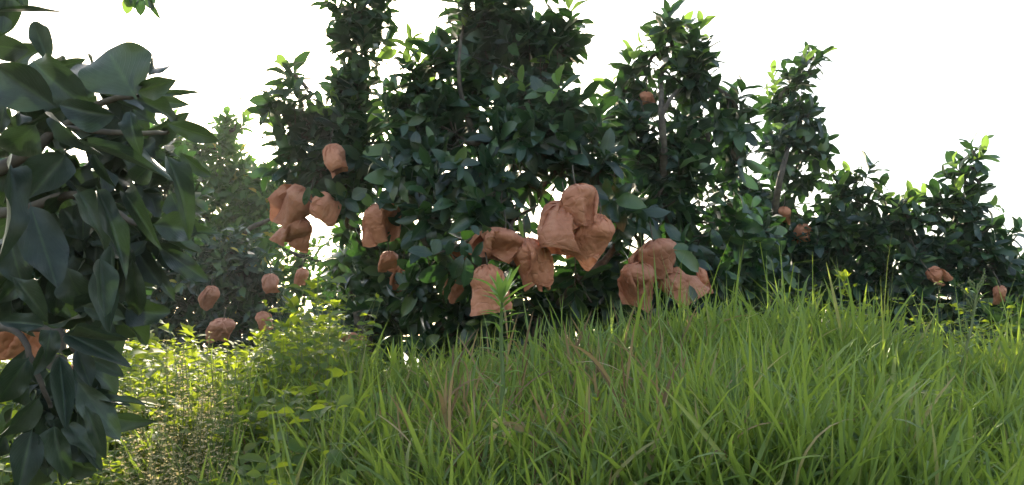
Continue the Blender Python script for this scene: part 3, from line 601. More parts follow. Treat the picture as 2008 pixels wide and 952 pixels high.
BAGS = [
 ('star shaped bag of the left cluster, one corner pointing left', (605, 378), (546, 418), 3.75, 35, 38, 1, .02, 12, .6),
 ('rounded bag at the upper right of the left cluster, its mouth turned to the right', (612, 398), (655, 420), 3.72, 29, 27, 2, -.02, 0, .5),
 ('darkest bag of the left cluster, hanging lowest and open at the bottom', (592, 425), (570, 480), 3.82, 25, 40, 3, 0, 0, .25),
 ('single bulging bag hanging alone just right of the left cluster', (742, 400), (757, 468), 3.5, 35, 40, 4, .02, 15, .5),
 ('crumpled bag high in the leaves above the left cluster', (650, 284), (664, 334), 3.7, 23, 22, 5, 0, None, .3),
 ('narrow shaded bag under the single hanging bag', (762, 494), (764, 530), 3.85, 18, 19, 6, 0, None, .3),
 ('almost black brown bag deep in shade, below and right of the single hanging bag', (792, 518), (796, 566), 4.1, 20, 22, 7, 0, None, .3),
 ('bag half hidden by leaves just above the broad skirted bag in the middle', (950, 438), (925, 492), 3.45, 26, 28, 8, 0, None, .35),
 ('leftmost leaf covered bag of the middle group', (905, 455), (884, 498), 3.5, 24, 26, 9, 0, None, .3),
 ('broad skirted bag in the middle group, spread like an umbrella', (990, 450), (978, 504), 3.15, 42, 47, 10, .03, 5, .25),
 ('sagging bag at the right of the middle group with a ragged lower corner', (1030, 468), (1046, 548), 3.2, 35, 32, 11, 0, 20, .4),
 ('trouser shaped bag hanging behind the tall weed tip, lowest of the middle group', (955, 520), (965, 602), 3.15, 33, 42, 12, 0, 0, .12),
 ('small sunlit scrap of a bag at the lower right of the sagging bag', (1062, 522), (1068, 562), 3.3, 12, 13, 13, 0, None, .4),
 ('small shaded bag left of the tall weed tip', (888, 545), (892, 584), 3.6, 19, 22, 14, 0, None, .3),
 ('very dark bag low in the shade, left of the trouser shaped bag', (908, 585), (906, 616), 3.9, 18, 20, 15, 0, None, .3),
 ('pale topmost bag of the big three-bag cluster, right of centre', (1128, 364), (1146, 436), 3.1, 36, 32, 16, .04, 10, .3),
 ('large shaded bag at the left of the big three-bag cluster', (1105, 398), (1088, 484), 3.2, 42, 50, 17, 0, 5, .2),
 ('right hand bag of the big three-bag cluster with a long pointed tail', (1176, 422), (1158, 502), 3.18, 36, 34, 18, 0, 25, .75),
 ('topmost round bag of the right pile, above the grass tips', (1281, 474), (1300, 536), 3.3, 39, 30, 19, .05, 0, .2),
 ('left bag of the right pile with a sharp vertical crease', (1258, 516), (1249, 594), 3.3, 36, 27, 20, .02, 0, .2),
 ('middle lower bag of the right pile, mouth spread over the grass tips', (1312, 530), (1334, 586), 3.35, 35, 36, 21, 0, 0, .3),
 ('flat folded bag sticking out under broad leaves at the right of the right pile', (1366, 526), (1386, 572), 3.45, 13, 22, 22, 0, 0, .1),
 ('small red bag high beside the forked bare branch', (1268, 181), (1266, 205), 3.86, 14, 16, 23, 0, None, .3),
 ('tiny red scrap of a bag below the one beside the forked branch', (1260, 228), (1254, 238), 3.85, 7, 8, 24, 0, None, .3),
 ('small bag low on the slender spired tree', (1538, 406), (1536, 436), 4.85, 13, 13, 25, 0, None, .3),
 ('dull shaded bag just right of the small bag on the slender spired tree', (1572, 440), (1574, 472), 4.9, 17, 20, 26, 0, None, .3),
 ('bag sideways between leaves of the right edge tree, above the flowering weed', (1822, 532), (1852, 550), 4.6, 15, 16, 27, 0, None, .4),
 ('rightmost bag, small and bright near the edge of the picture', (1960, 562), (1962, 592), 4.45, 12, 12, 28, 0, None, .4),
 ('round bag in the shadowed trees, left of the bright gap', (530, 538), (530, 570), 5.9, 17, 15, 29, 0, None, .1),
 ('small oval bag beside the bright gap, right of the round one', (593, 527), (594, 558), 5.9, 13, 11, 30, 0, None, .1),
 ('dim brown bag farthest left among the shadowed trees', (415, 562), (410, 602), 6.0, 16, 16, 31, 0, None, .3),
 ('wide bag hanging just above the sunlit weeds at left', (440, 625), (438, 665), 5.6, 23, 24, 32, 0, None, .3),
 ('brown bag in shade right of the wide low bag', (515, 612), (513, 642), 5.8, 15, 15, 33, 0, None, .3),
 ('bag lying low among weeds below the single hanging bag', (702, 660), (692, 682), 3.9, 20, 24, 34, 0, None, .3),
 ('big bright red bag behind the foreground leaves at the left edge', (45, 588), (12, 690), 1.9, 42, 46, 35, .0, None, .3),
 ('small red scrap of a bag in the gap of the lowest foreground leaves', (148, 722), (146, 744), 1.9, 14, 14, 36, 0, None, .3),
]
for (lab, tp, mo, dep, rp, wp, sd, ddp, yw, cn) in BAGS:
    make_bag(lab, tp, mo, dep, rp, wp, sd, ddp, yw, corner=cn)

# leaves that overlap the front bags, parts of the tallest tree
B_ = find_tree('tallest'); C_ = find_tree('two pointed tops'); A_ = find_tree('left end tree')
def front_leaf(root, p0, p1, dep, wpx, seed, m='leaf', shapes=None, dz=0.0, roll=None):
    rd = random.Random(seed); a = W(p0[0], p0[1], dep); b = W(p1[0], p1[1], dep + dz); L = (b - a).length
    view = (CAM_LOC - a).normalized(); d = (b - a).normalized(); x = d.cross(view).normalized(); z = x.cross(d)
    ro = R(rd.uniform(-40, 40)) if roll is None else R(roll); nrm = z * math.cos(ro) + x * math.sin(ro)
    sh = shapes or MID; k = rd.randrange(len(sh)); wsc = (wpx / FPX * dep) / L / (1.0 if sh is NEAR else .42)
    mtx = Matrix.Translation(-root.location) @ basis(a, d, nrm, L * 1.05, wsc / max(.7, math.cos(ro)))
    return obj('leaf', shared(sh, k, M[m]), root, mtx)
for i, (p0, p1, dp, w) in enumerate([((926, 498), (905, 470), 3.05, 18), ((925, 500), (945, 520), 3.04, 18), ((922, 505), (950, 478), 3.03, 16), ((915, 505), (915, 562), 3.0, 28), ((908, 500), (885, 545), 3.02, 24), ((900, 468), (860, 478), 3.06, 16), ((905, 470), (915, 505), 3.03, 18),
        ((850, 500), (800, 490), 3.05, 26), ((850, 500), (862, 470), 3.05, 24), ((885, 470), (878, 500), 3.05, 20), ((940, 462), (925, 440), 3.05, 15), ((870, 490), (842, 470), 3.1, 22)]):
    front_leaf(B_, p0, p1, dp, w, 900 + i)
for i, (p0, p1, dp, w) in enumerate([((1322, 492), (1378, 530), 3.1, 34), ((1325, 500), (1362, 545), 3.15, 26), ((1320, 488), (1350, 482), 3.2, 18), ((1352, 560), (1365, 595), 3.3, 18)]):
    front_leaf(C_, p0, p1, dp, w, 950 + i)
for i, (p0, p1, dp, w) in enumerate([((606, 366), (598, 402), 3.55, 16), ((612, 370), (634, 385), 3.6, 16), ((735, 392), (775, 410), 3.35, 18), ((720, 372), (690, 388), 3.5, 26), ((715, 378), (722, 405), 3.5, 22), ((735, 398), (742, 386), 3.4, 14)]):
    front_leaf(A_, p0, p1, dp, w, 980 + i)

# ------------------------------------------------------------------ foreground tree at the left
FG = empty('pomelo_tree', Vector((-1.75, .9, gz(-1.75, .9)))); tag(FG, 'nearest tree reaching in from the left edge, with very large dark leaves', 'tree', 'near citrus branches at the left')
def fg_branch(pts, rad):
    acc = Acc(); tube(acc, *spline([W(*p) for p in pts], rad, 6, .002), 9); obj('branch', acc.mesh('branch', M['bark'], FG.location), FG)
accT = Acc(); tb = FG.location
tube(accT, *spline([tb + Vector((0, 0, -.1)), tb + Vector((.03, .05, .7)), W(-700, 560, 1.25), W(-520, 350, 1.25)], [.07, .06, .05, .035], 5, .006), 12)
obj('trunk', accT.mesh('trunk', M['bark'], tb), FG)
fg_branch([(-700, 560, 1.25), (-300, 420, 1.3), (0, 330, 1.3), (120, 250, 1.3), (205, 200, 1.28), (270, 190, 1.25)], [.035, .022, .012, .008, .006, .004])
fg_branch([(120, 250, 1.3), (240, 262, 1.25), (330, 260, 1.2)], [.006, .005, .003])
fg_branch([(-300, 420, 1.3), (0, 420, 1.3), (150, 380, 1.3), (250, 430, 1.25), (300, 450, 1.2)], [.014, .01, .007, .005, .003])
fg_branch([(-700, 600, 1.25), (-300, 650, 1.3), (0, 640, 1.25), (95, 648, 1.2), (130, 665, 1.18), (170, 730, 1.2)], [.03, .016, .008, .006, .005, .003])
fg_branch([(0, 640, 1.25), (40, 660, 1.2), (75, 740, 1.18), (100, 800, 1.2)], [.006, .005, .004, .003])
fg_branch([(-520, 350, 1.25), (-250, 80, 1.3), (-60, 20, 1.3), (10, 5, 1.25)], [.03, .014, .007, .004])
FGL = [ # base, tip, width px, depth, dz
 ((-10, 24), (120, 20), 15, 1.2, .02), ((14, -20), (16, 70), 48, 1.25, 0), ((50, -5), (-20, 40), 40, 1.3, 0), ((8, 30), (5, 68), 34, 1.22, 0), ((40, -20), (50, 18), 20, 1.25, 0),
 ((62, 100), (-25, 88), 58, 1.35, 0), ((98, 128), (70, 62), 44, 1.3, .03), ((62, 116), (122, 194), 78, 1.12, -.04), ((112, 212), (-12, 128), 100, 1.08, -.03),
 ((206, 160), (140, 115), 62, 1.25, .03), ((268, 196), (200, 80), 84, 1.18, .02), ((288, 152), (336, 102), 38, 1.3, .05), ((268, 182), (356, 150), 44, 1.2, -.03), ((296, 184), (386, 181), 15, 1.25, 0),
 ((255, 192), (382, 234), 44, 1.28, .05), ((100, 224), (172, 294), 44, 1.0, -.02), ((234, 226), (106, 220), 58, 1.02, -.03), ((256, 216), (254, 284), 36, 1.0, -.03), ((164, 284), (314, 334), 36, .98, -.05),
 ((178, 300), (220, 360), 26, 1.02, 0), ((300, 318), (244, 374), 48, 1.1, 0), ((322, 240), (428, 274), 42, 1.2, .02), ((323, 300), (390, 425), 46, 1.1, -.05), ((350, 296), (410, 352), 26, 1.15, .03),
 ((240, 374), (306, 458), 40, 1.05, -.04), ((296, 440), (400, 455), 62, 1.2, .02), ((300, 452), (426, 452), 30, 1.25, 0), ((188, 365), (252, 516), 46, 1.04, -.04), ((74, 240), (-8, 330), 78, 1.05, 0),
 ((132, 300), (62, 388), 88, 1.03, -.03), ((20, 325), (32, 463), 64, .98, -.06), ((58, 396), (106, 548), 78, 1.1, -.04), ((150, 372), (216, 480), 66, 1.15, 0), ((196, 500), (194, 633), 50, 1.06, -.03), ((218, 470), (232, 652), 42, 1.15, 0),
 ((302, 476), (404, 552), 38, 1.25, .04), ((210, 420), (268, 560), 46, 1.25, .02), ((258, 500), (275, 640), 40, 1.28, .03), ((130, 520), (160, 620), 60, 1.2, 0), ((20, 470), (40, 560), 60, 1.2, 0), ((20, 540), (100, 612), 34, 1.1, 0),
 ((92, 641), (2, 624), 34, 1.08, -.03), ((128, 655), (278, 691), 20, 1.05, -.05), ((122, 650), (246, 716), 44, 1.1, 0), ((116, 690), (130, 862), 42, 1.0, -.05), ((58, 700), (-14, 795), 56, 1.03, -.03), ((80, 776), (2, 860), 54, 1.05, -.02),
 ((64, 840), (34, 960), 56, 1.05, -.03), ((106, 830), (114, 948), 42, 1.08, -.02), ((164, 790), (209, 890), 30, 1.1, -.02), ((148, 742), (228, 858), 52, 1.15, 0), ((188, 786), (282, 786), 26, 1.18, 0), ((100, 645), (88, 700), 44, 1.06, -.02), ((105, 660), (60, 730), 36, 1.1, 0),
 ((160, 600), (240, 625), 40, 1.15, 0), ((140, 610), (225, 575), 40, 1.2, 0), ((170, 700), (240, 742), 34, 1.18, .02), ((150, 680), (175, 760), 40, 1.12, 0), ((10, 850), (-20, 920), 40, 1.15, 0), ((60, 760), (20, 800), 44, 1.15, 0),
]
for i, (p0, p1, w, dp, dz) in enumerate(FGL):
    if i == 10: front_leaf(FG, p0, p1, dp, w * .72, 777, 'leaf_near', NEAR[:1] + NEAR[5:6], 0, roll=0); continue
    front_leaf(FG, p0, p1, dp, w * (1.0 if w > 55 else .92), 100 + i, 'leaf_near', NEAR, dz, roll=random.Random(i * 3 + 1).uniform(-24, 24))
rd = random.Random(5)
fillz = [(60, 170, 90, 70, 1.42), (200, 190, 90, 60, 1.4), (60, 300, 100, 80, 1.35), (180, 330, 100, 80, 1.35), (280, 300, 70, 60, 1.35), (110, 440, 120, 80, 1.35), (230, 470, 90, 70, 1.4), (340, 400, 40, 60, 1.4), (300, 450, 60, 50, 1.4),
         (100, 550, 110, 60, 1.38), (200, 590, 60, 50, 1.4), (130, 720, 70, 60, 1.3), (120, 810, 60, 60, 1.28), (60, 800, 60, 80, 1.3), (170, 760, 40, 60, 1.3), (110, 880, 40, 50, 1.3), (20, 560, 50, 40, 1.4)]
for (cx, cy, rx, ry, dp) in fillz:
    n = int(rx * ry / 230)
    for k in range(n):
        an = rd.uniform(0, 6.28); rr = math.sqrt(rd.random()); px = cx + math.cos(an) * rx * rr * .75; py = cy + math.sin(an) * ry * rr * .75
        ln = rd.uniform(60, 110); da = math.atan2(py - cy + 30, px - cx) * .5 + R(90) * .5 + rd.uniform(-.9, .9)
        front_leaf(FG, (px, py), (px + math.cos(da) * ln, py + math.sin(da) * ln * .9), dp + rd.uniform(-.06, .12), rd.uniform(26, 46), rd.random(), 'leaf_near', NEAR, rd.uniform(-.05, .05), roll=rd.uniform(-60, 60))

# overhanging shoot at the top edge
OH = empty('citrus_shoot', W(275, -60, 2.0)); tag(OH, 'small shoot of pale and dark leaves hanging in from the top edge', 'branch')
acc = Acc(); tube(acc, *spline([W(300, -120, 2.0), W(285, -50, 2.0), W(278, 2, 2.0)], [.005, .004, .002], 4), 6); obj('stem', acc.mesh('stem', M['bark'], OH.location), OH)
for i, (p0, p1, w, m) in enumerate([((262, -12), (240, 26), 22, 'leaf_young'), ((280, -5), (272, 28), 22, 'leaf'), ((290, -6), (308, 34), 12, 'leaf'), ((262, -8), (245, 12), 22, 'leaf'), ((285, -4), (298, 16), 16, 'leaf'), ((275, -30), (262, 14), 26, 'leaf'), ((278, -40), (300, 4), 22, 'leaf')]):
    front_leaf(OH, p0, p1, 2.0, w, 400 + i, m, roll=20)

# support cord tied between two crowns
acc = Acc(); a = W(905, 104, 3.44); b = W(1297, 205, 3.76); pts = [a.lerp(b, t / 16) + Vector((0, 0, -.03 * math.sin(math.pi * t / 16))) for t in range(17)]
tube(acc, pts, [.0016] * 17, 6); me = acc.mesh('support_cord', M['cord'], a); o = obj('support_cord', me); o.location = a
tag(o, 'thin dark cord stretched between the tallest crown and the forked bare branch', 'cord')

# ------------------------------------------------------------------ grass, weeds
def grass(n, region, hfun, wid, m, name, label, lean=.35, seed=0, curl=1.0, cond=None):
    r = np.random.default_rng(seed); seg = 5
    x0, x1, y0, y1 = region
    P = []; Hh = []; tries = 0
    cl = lambda x, y: max(.35, .95 + .75 * noise.noise(Vector((x * 3.3, y * 3.3, seed))) + .5 * noise.noise(Vector((x * 9, y * 9, seed))))
    while len(P) < n and tries < n * 6:
        tries += 1
        Y = r.uniform(y0, y1); px = r.uniform(x0, x1)
        keep, h = hfun(px, Y)
        if r.random() > keep: continue
        x = (px - 1004) / FPX * Y
        # a tuft of several blades
        k = r.integers(3, 8); hc = cl(x, Y)
        for q in range(k):
            P.append((x + r.normal(0, .014), Y + r.normal(0, .014))); Hh.append(h * hc * (.35 + .85 * r.random() ** 1.6))
    P = np.array(P); H = np.array(Hh); N = len(P)
    Z = np.array([gz(p[0], p[1]) for p in P]) - .01
    az = r.uniform(0, 2 * np.pi, N); ln = np.abs(r.normal(0, lean, N)); cv = r.gamma(1.2, .35, N) * curl
    wd = wid * r.uniform(.6, 1.3, N); fa = az + np.pi / 2 + r.normal(0, .5, N)
    t = np.linspace(0, 1, seg + 1)
    V = np.zeros((N, seg + 1, 2, 3)); kink = (r.random(N) < .22) * r.uniform(.5, 1.6, N); kseg = r.integers(2, seg, N)
    pos = np.stack([P[:, 0], P[:, 1], Z], 1); ang = ln * .6
    for i in range(seg + 1):
        w = wd * (1 - t[i] ** 2.2) * (.55 + .45 * min(1, t[i] * 4)) * .5
        s = np.stack([np.cos(fa), np.sin(fa), np.zeros(N)], 1) * w[:, None]
        V[:, i, 0] = pos - s; V[:, i, 1] = pos + s
        st = H / seg
        pos = pos + np.stack([np.cos(az) * np.sin(ang) * st, np.sin(az) * np.sin(ang) * st, np.cos(ang) * st], 1)
        ang = ang + (cv / seg) * (0.4 + 1.4 * t[i]) + kink * (kseg == i)
    F0 = np.array([[2 * i, 2 * i + 1, 2 * i + 3, 2 * i + 2] for i in range(seg)])
    F = (F0[None] + (np.arange(N) * (seg + 1) * 2)[:, None, None]).reshape(-1, 4)
    o = obj(name, np_mesh(name, V.reshape(-1, 3), F, m)); tag(o, label, 'grass', kind='stuff'); return o
def culms(n, region, hfun, m, name, label, seed, blade=.2, nb=6):
    r = random.Random(seed); recs = []; st = Acc(); x0, x1, y0, y1 = region; c = 0; tr = 0
    while c < n and tr < n * 8:
        tr += 1
        px = r.uniform(x0, x1); Y = r.uniform(y0, y1); keep, h = hfun(px, Y); x = (px - 1004) / FPX * Y
        if r.random() > keep * (.45 + .9 * max(0, noise.noise(Vector((x * 4, Y * 4, seed))) + .35)): continue
        c += 1; h *= r.uniform(.4, 1.2) * max(.4, 1 + .9 * noise.noise(Vector((x * 4.5, Y * 4.5, seed + 9)))); p = Vector((x, Y, gz(x, Y) - .01))
        d = Vector((r.gauss(0, .28), r.gauss(0, .28), 1)).normalized(); top = p + d * h; az = r.uniform(0, 6.28)
        tube(st, [p, p.lerp(top, .55) + Vector((r.gauss(0, .008), r.gauss(0, .008), 0)), top], [.0022, .0018, .001], 3)
        for i in range(nb):
            t = .2 + .8 * i / (nb - 1); q = p.lerp(top, t); az += math.pi + r.gauss(0, .5); op = r.uniform(.12, .75) * (1.2 - .8 * t)
            side = Vector((math.cos(az), math.sin(az), 0)); ld = d * math.cos(op) + side * math.sin(op)
            recs.append((basis(q, ld, d * math.sin(op) - side * math.cos(op), blade * r.uniform(.6, 1.25), r.uniform(.8, 1.25)), r.randrange(len(BLADE))))
    o = obj(name, bulk(recs, BLADE, name, m, (0, 0, 0))); tag(o, label, 'grass', kind='stuff')
    s_ = obj('stems', st.mesh('stems', M['stem_green']), o); tag(s_, kind='stuff')
BLADE = [leaf_shape(7, 1, random.uniform(.03, .05), [.2, .5, 1.0, 1.9, .3, 1.3][k], random.uniform(.2, .6), 0, random.uniform(-.9, .9), k, .35, .02) for k in range(6)]
def interp(tab, x):
    return float(np.interp(x, [a for a, b in tab], [b for a, b in tab]))
KEEP = [(-50, .14), (300, .2), (480, .35), (620, .45), (800, .65), (1000, .9), (1250, 1), (1650, 1), (1800, .85), (2100, .9)]
HT = [(-50, .14), (400, .16), (600, .17), (800, .20), (1000, .23), (1150, .25), (1300, .25), (1500, .30), (1650, .29), (1800, .26), (2100, .27)]
grass(6200, (-40, 2060, 1.35, 2.9), lambda p, Y: (interp(KEEP, p) * (1 if Y < 2.7 else .5), interp(HT, p)), .0105, M['grass'], 'tall_grass', 'bright green tall grass covering the bank', .62, 1, 1.2)
grass(1000, (900, 2060, 2.2, 2.9), lambda p, Y: (interp(KEEP, p), interp(HT, p) * 1.5), .0095, M['grass'], 'crest_grass', 'tallest grass standing along the crest of the bank', .35, 2, .7)
grass(1000, (-40, 2060, 1.0, 1.45), lambda p, Y: (interp(KEEP, p), .3), .0115, M['grass'], 'near_grass', 'coarse grass at the foot of the bank nearest the viewer', .35, 3, .9)
grass(4200, (450, 1900, 1.4, 2.9), lambda p, Y: (1.0 if 850 < p < 1400 else .35, .2), .007, M['straw'], 'dry_grass', 'brown withered grass tangled under the green blades', .9, 4, 2.0)
grass(1500, (500, 2100, 2.8, 4.6), lambda p, Y: (1, .18), .007, M['grass'], 'terrace_grass', 'thin grass in the shade under the trees', .4, 5, 1.0)

culms(3500, (-40, 2060, 1.35, 2.75), lambda p, Y: (interp(KEEP, p) ** 1.7, interp(HT, p) * .52), M['grass'], 'leafy_grass', 'leafy stemmed grass with arching blades on the bank', 61, .20)
grass(1500, (2060, 3100, 1.2, 2.9), lambda p, Y: (.9, .27), .0145, M['grass'], 'bank_grass', 'grass running on along the bank past the right edge', .5, 7, 1.0)
culms(700, (1050, 2060, 2.3, 2.9), lambda p, Y: (interp(KEEP, p), interp(HT, p) * .62), M['grass'], 'crest_leafy_grass', 'leafy grass stems along the crest of the bank', 62, .22)
culms(200, (850, 1400, 1.5, 2.6), lambda p, Y: (1, .2), M['straw'], 'withered_grass', 'withered brown leafy grass in the dark hollow of the bank', 63, .16)
def herbs(n, region, keepf, hf, leafL, m, name, label, seed, shapes=HERB, nleaf=12, stem=True, upf=.5):
    r = random.Random(seed); recs = []; st = Acc(); x0, x1, y0, y1 = region; c = 0
    while c < n:
        px = r.uniform(x0, x1); Y = r.uniform(y0, y1)
        if r.random() > keepf(px, Y): c += .2; continue
        c += 1
        x = (px - 1004) / FPX * Y; h = hf(px, Y) * r.uniform(.55, 1.2) * (1 + .9 * noise.noise(Vector((x * 3.3, Y * 3.3, seed)))); p = Vector((x, Y, gz(x, Y) - .01))
        d = Vector((r.gauss(0, .22), r.gauss(0, .22), 1)).normalized(); top = p + d * h
        if stem: tube(st, [p, p.lerp(top, .5) + Vector((r.gauss(0, .01), r.gauss(0, .01), 0)), top], [.0018, .0014, .0008], 3)
        phi = r.uniform(0, 6)
        for i in range(nleaf):
            t = .15 + .85 * (i // 2) / max(1, (nleaf // 2 - 1)); q = p.lerp(top, t); phi += math.pi if i % 2 else math.pi / 2 + .3
            ld = Vector((math.cos(phi), math.sin(phi), upf * (t - .3) + r.uniform(-.6, .35))).normalized()
            recs.append((basis(q, ld, Vector((r.gauss(0, .45), r.gauss(-.25, .45), 1)), leafL * r.uniform(.6, 1.25) * (1.1 - .4 * t)), r.randrange(len(shapes))))
    off = (0, 0, 0)
    o = obj(name, bulk(recs, shapes, name, m, off)); tag(o, label, 'weeds', kind='stuff')
    if stem: s = obj('stems', st.mesh('stems', M['stem_green']), o); tag(s, kind='stuff')
    return o
KH = [(-50, 1), (450, 1), (600, .85), (750, .35), (950, .2), (1300, .12), (1800, .2), (2100, .25)]
HH = [(-50, .16), (200, .18), (280, .22), (350, .23), (450, .17), (540, .22), (600, .34), (640, .36), (700, .24), (800, .18), (2100, .2)]
herbs(3000, (-40, 760, 2.3, 4.6), lambda p, Y: interp(KH, p), lambda p, Y: interp(HH, p), .052, M['herb'], 'broadleaf_weeds', 'knee high broadleaf weeds, partly sunlit, covering the terrace at left', 21)
herbs(1800, (-40, 700, 1.4, 2.4), lambda p, Y: interp(KH, p), lambda p, Y: .17, .042, M['herb'], 'low_weeds', 'low small leaved weeds at the lower left', 22)
herbs(700, (700, 2060, 1.5, 3.0), lambda p, Y: .9, lambda p, Y: .17, .038, M['herb'], 'scattered_weeds', 'small weeds scattered through the grass', 23, nleaf=8)
herbs(500, (1600, 2060, 2.9, 3.8), lambda p, Y: .9, lambda p, Y: .34, .048, M['herb'], 'shade_weeds', 'small leaved weeds in the shade behind the grass at right', 24)
herbs(260, (-40, 800, 2.2, 4.2), lambda p, Y: interp(KH, p), lambda p, Y: interp(HH, p) * 1.15, .085, M['herb'], 'large_leaved_weeds', 'larger leaved weeds standing among the small ones', 28, nleaf=10)
herbs(150, (-40, 700, 1.4, 2.3), lambda p, Y: 1, lambda p, Y: .2, .07, M['herb'], 'front_weeds', 'larger leaved weeds low at the lower left corner', 29, nleaf=8)
# golden dry seed weeds
herbs(230, (300, 460, 1.5, 1.95), lambda p, Y: 1, lambda p, Y: .25, .0115, M['seed'], 'dry_seed_weeds', 'pale golden dry seed weeds catching the sun at lower left', 25, nleaf=34, upf=1.2)

def tall_weed(label, pts, rad, nleaf, leafpx, m, seed, shapes=LANCE, name='tall_weed', top_ros=0, category='weed', buds=0, group=None, tstart=.1):
    r = random.Random(seed); P, Rr = spline([W(*p) for p in pts], rad, 6, .001, seed); base = P[0]
    root = empty(name, base); tag(root, label, category, group)
    acc = Acc(); tube(acc, P, Rr, 7); obj('stem', acc.mesh('stem', M['stem_green'], base), root)
    dep = pts[-1][2]; phi = r.uniform(0, 6)
    for i in range(nleaf + top_ros):
        if i < nleaf: t = tstart + (1 - tstart) * i / nleaf
        else: t = .93 + .07 * (i - nleaf) / max(1, top_ros)
        q = P[min(len(P) - 1, int(t * (len(P) - 1)))]; phi += 2.4
        side = Vector((math.cos(phi), math.sin(phi), 0)); up = .25 + .5 * t + (1.6 * (i - nleaf) / top_ros + .5 if i >= nleaf else 0)
        ld = (side + Vector((0, 0, up + r.uniform(-.25, .25)))).normalized()
        L = leafpx / FPX * dep * r.uniform(.7, 1.2) * (1.5 if i >= nleaf else 1)
        obj('leaf', shared(shapes, r.randrange(len(shapes)), M[m]), root, Matrix.Translation(-base) @ basis(q, ld, Vector((0, 0, 1)) - side * .3, L, 1.0))
    for b in range(buds):
        t = r.uniform(.45, 1); q = P[int(t * (len(P) - 1))]; side = Vector((r.uniform(-1, 1), r.uniform(-.6, .6), .8)).normalized(); bl = (.02 + .05 * r.random())
        acc = Acc(); e = q + side * bl; tube(acc, [q, q.lerp(e, .6), e], [.0012, .001, .001], 4)
        for kk in range(5):
            pp = q.lerp(e, .5 + .5 * kk / 4) + Vector((r.gauss(0, .002), r.gauss(0, .002), 0)); tube(acc, [pp, pp + Vector((0, 0, .003)), pp + Vector((0, 0, .007))], [.001, .0032, .0006], 5)
        obj('flower_head', acc.mesh('flower_head', M['stem_green'], base), root)
    return root
tall_weed('bright lance leaved weed with leafy tip standing in front of the middle bags', [(975, 900, 1.6), (985, 760, 1.6), (982, 640, 1.6), (985, 585, 1.58)], [.0055, .005, .0042, .0025], 46, 50, 'leaf_young', 31, top_ros=12)
tall_weed('thin budding weed with small flower heads in front of the right edge tree', [(1900, 900, 2.3), (1885, 740, 2.3), (1905, 640, 2.3), (1918, 556, 2.3)], [.006, .005, .004, .002], 26, 34, 'leaf_young', 32, buds=22)
tall_weed('slender small leaved sapling sprig rising behind the crest grass', [(1640, 700, 3.0), (1645, 620, 3.0), (1658, 545, 3.0)], [.003, .0025, .0012], 20, 22, 'herb', 33, shapes=HERB, top_ros=4)
for i, (x0, y0, x1, y1, dp, lab) in enumerate([(640, 770, 612, 556, 3.3, 'tallest sunlit leafy weed in front of the bright gap'), (600, 760, 572, 598, 3.2, 'sunlit leafy weed just left of the tallest one by the bright gap'), (660, 760, 655, 596, 3.3, 'leafy weed just right of the tallest sunlit one'),
        (560, 780, 560, 640, 3.1, 'short bright leafy weed below the brown shaded bag'), (660, 790, 690, 700, 3.0, 'leafy weed beside the bag lying low among weeds'), (350, 800, 368, 652, 3.2, 'bright leafy weed standing highest in the sunlit patch at left'), (280, 800, 262, 680, 3.2, 'leafy sunlit weed beside the lower foreground leaves'), (480, 790, 506, 660, 3.2, 'pale leafy weed between the wide low bag and the brown shaded bag')]):
    for q in range(3):
        dx = [0, -16, 14][q]; 
        if q == 0: tall_weed(lab, [(x0, y0, dp), ((x0 + x1) / 2 + 6, (y0 + y1) / 2, dp), (x1, y1, dp)], [.003, .0025, .001], 30, 22, 'herb', 50 + i, shapes=HERB, name='leafy_weed', top_ros=5, group='leafy weeds in the sun patch')
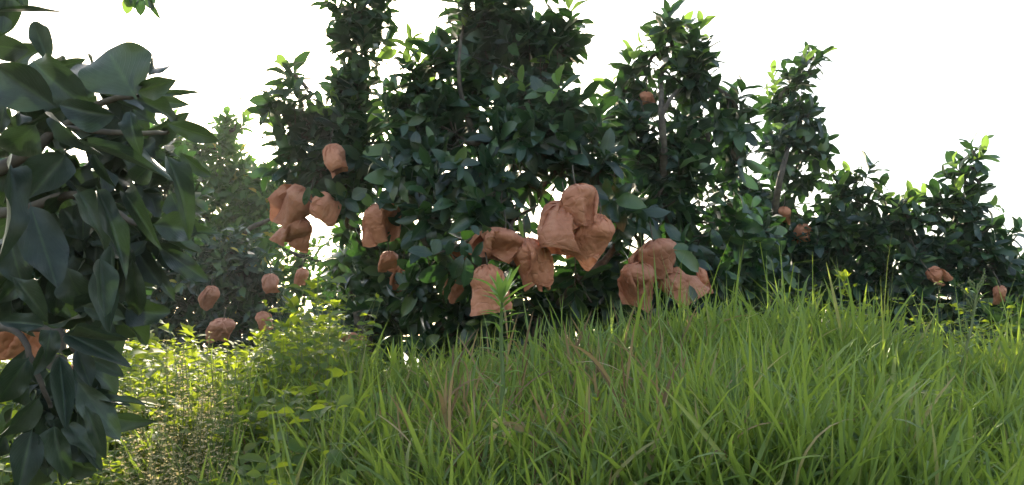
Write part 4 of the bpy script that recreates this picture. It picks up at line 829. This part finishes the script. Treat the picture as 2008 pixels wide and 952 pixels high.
# individual broad bright grass leaves in the sun patch
for i, (x0, y0, x1, y1, w) in enumerate([(448, 870, 470, 790, 9), (425, 850, 420, 808, 8), (385, 870, 388, 850, 8), (330, 960, 300, 925, 10), (380, 960, 372, 905, 9), (355, 960, 352, 930, 8), (1535, 660, 1538, 535, 12), (1530, 660, 1526, 560, 9), (1545, 660, 1548, 560, 8), (1040, 960, 1020, 850, 12), (1290, 960, 1255, 800, 12), (1480, 960, 1508, 790, 13), (760, 960, 745, 820, 9), (1830, 960, 1805, 830, 11)]):
    a = W(x0, y0, 1.9 if y0 > 800 else 2.7); rt = empty('grass_leaf', a)
    tag(rt, ['sunlit upright blade right of the golden seed weeds', 'short glowing blade left of the upright one', 'glowing blade inside the golden seed weeds', 'wide glowing blade at the bottom edge, leftmost', 'glowing blade at the bottom edge under the golden weeds', 'small glowing blade between two wider ones at the bottom edge',
             'tallest broad blade rising above the crest grass', 'broad blade just left of the tallest crest blade', 'thin blade just right of the tallest crest blade', 'broad blade leaning beside the withered weed at the bottom', 'long blade at the bottom leaning left below the right pile of bags', 'broad blade at the bottom leaning right, right of centre', 'narrow blade at the bottom left of the withered weed', 'wide blade at the bottom near the budding weed'][i], 'grass blade', 'broad grass blades')
    front_leaf(rt, (x0, y0), (x1, y1), a.y, w * .75, 700 + i, 'grass', LANCE, .03, roll=10)
# withered lobed weed
WW = empty('withered_weed', W(985, 900, 1.6)); tag(WW, 'withered grey green lobed weed with yellow brown curled leaves, low in the middle', 'weed')
acc = Acc(); tube(acc, *spline([W(985, 960, 1.6), W(975, 880, 1.6), W(985, 815, 1.6)], [.004, .0035, .002], 4), 6); obj('stem', acc.mesh('stem', M['straw'], WW.location), WW)
for i, (p0, p1, w) in enumerate([((985, 815), (960, 845), 12), ((985, 830), (1030, 845), 12), ((1000, 830), (1000, 880), 10), ((975, 850), (940, 880), 14), ((960, 862), (930, 925), 12), ((990, 860), (985, 812), 12), ((975, 870), (1010, 862), 10), ((945, 880), (905, 925), 12)]):
    front_leaf(WW, p0, p1, 1.58, w, 800 + i, 'straw' if i % 3 == 1 or i == 7 else 'seed', MID, .02)
print('objects', len(bpy.data.objects), 'tris', sum(len(o.data.polygons) * 2 for o in bpy.data.objects if o.type == 'MESH'))

# ------------------------------------------------------------------ thin scattering volume added to imitate lens glare over the treetops
hv = [(x, y, z) for x in (-900, 900) for y in (-400, 1200) for z in (-4, 9)]
hf = [[0, 1, 3, 2], [4, 6, 7, 5], [0, 4, 5, 1], [2, 3, 7, 6], [0, 2, 6, 4], [1, 5, 7, 3]]
HM = mat('glare_veil'); nt = NT(HM); pv = nt.n('ShaderNodeVolumePrincipled'); pv.inputs['Density'].default_value = .0013
pv.inputs['Color'].default_value = (.9, .94, 1, 1); pv.inputs['Anisotropy'].default_value = .55
oo = nt.n('ShaderNodeOutputMaterial'); nt.l(pv.outputs[0], oo.inputs['Volume'])
tag(obj('glare_veil', np_mesh('glare_veil', hv, hf, HM, smooth=False)), 'thin bright veil added in the air to stand in for lens glare', kind='stuff')
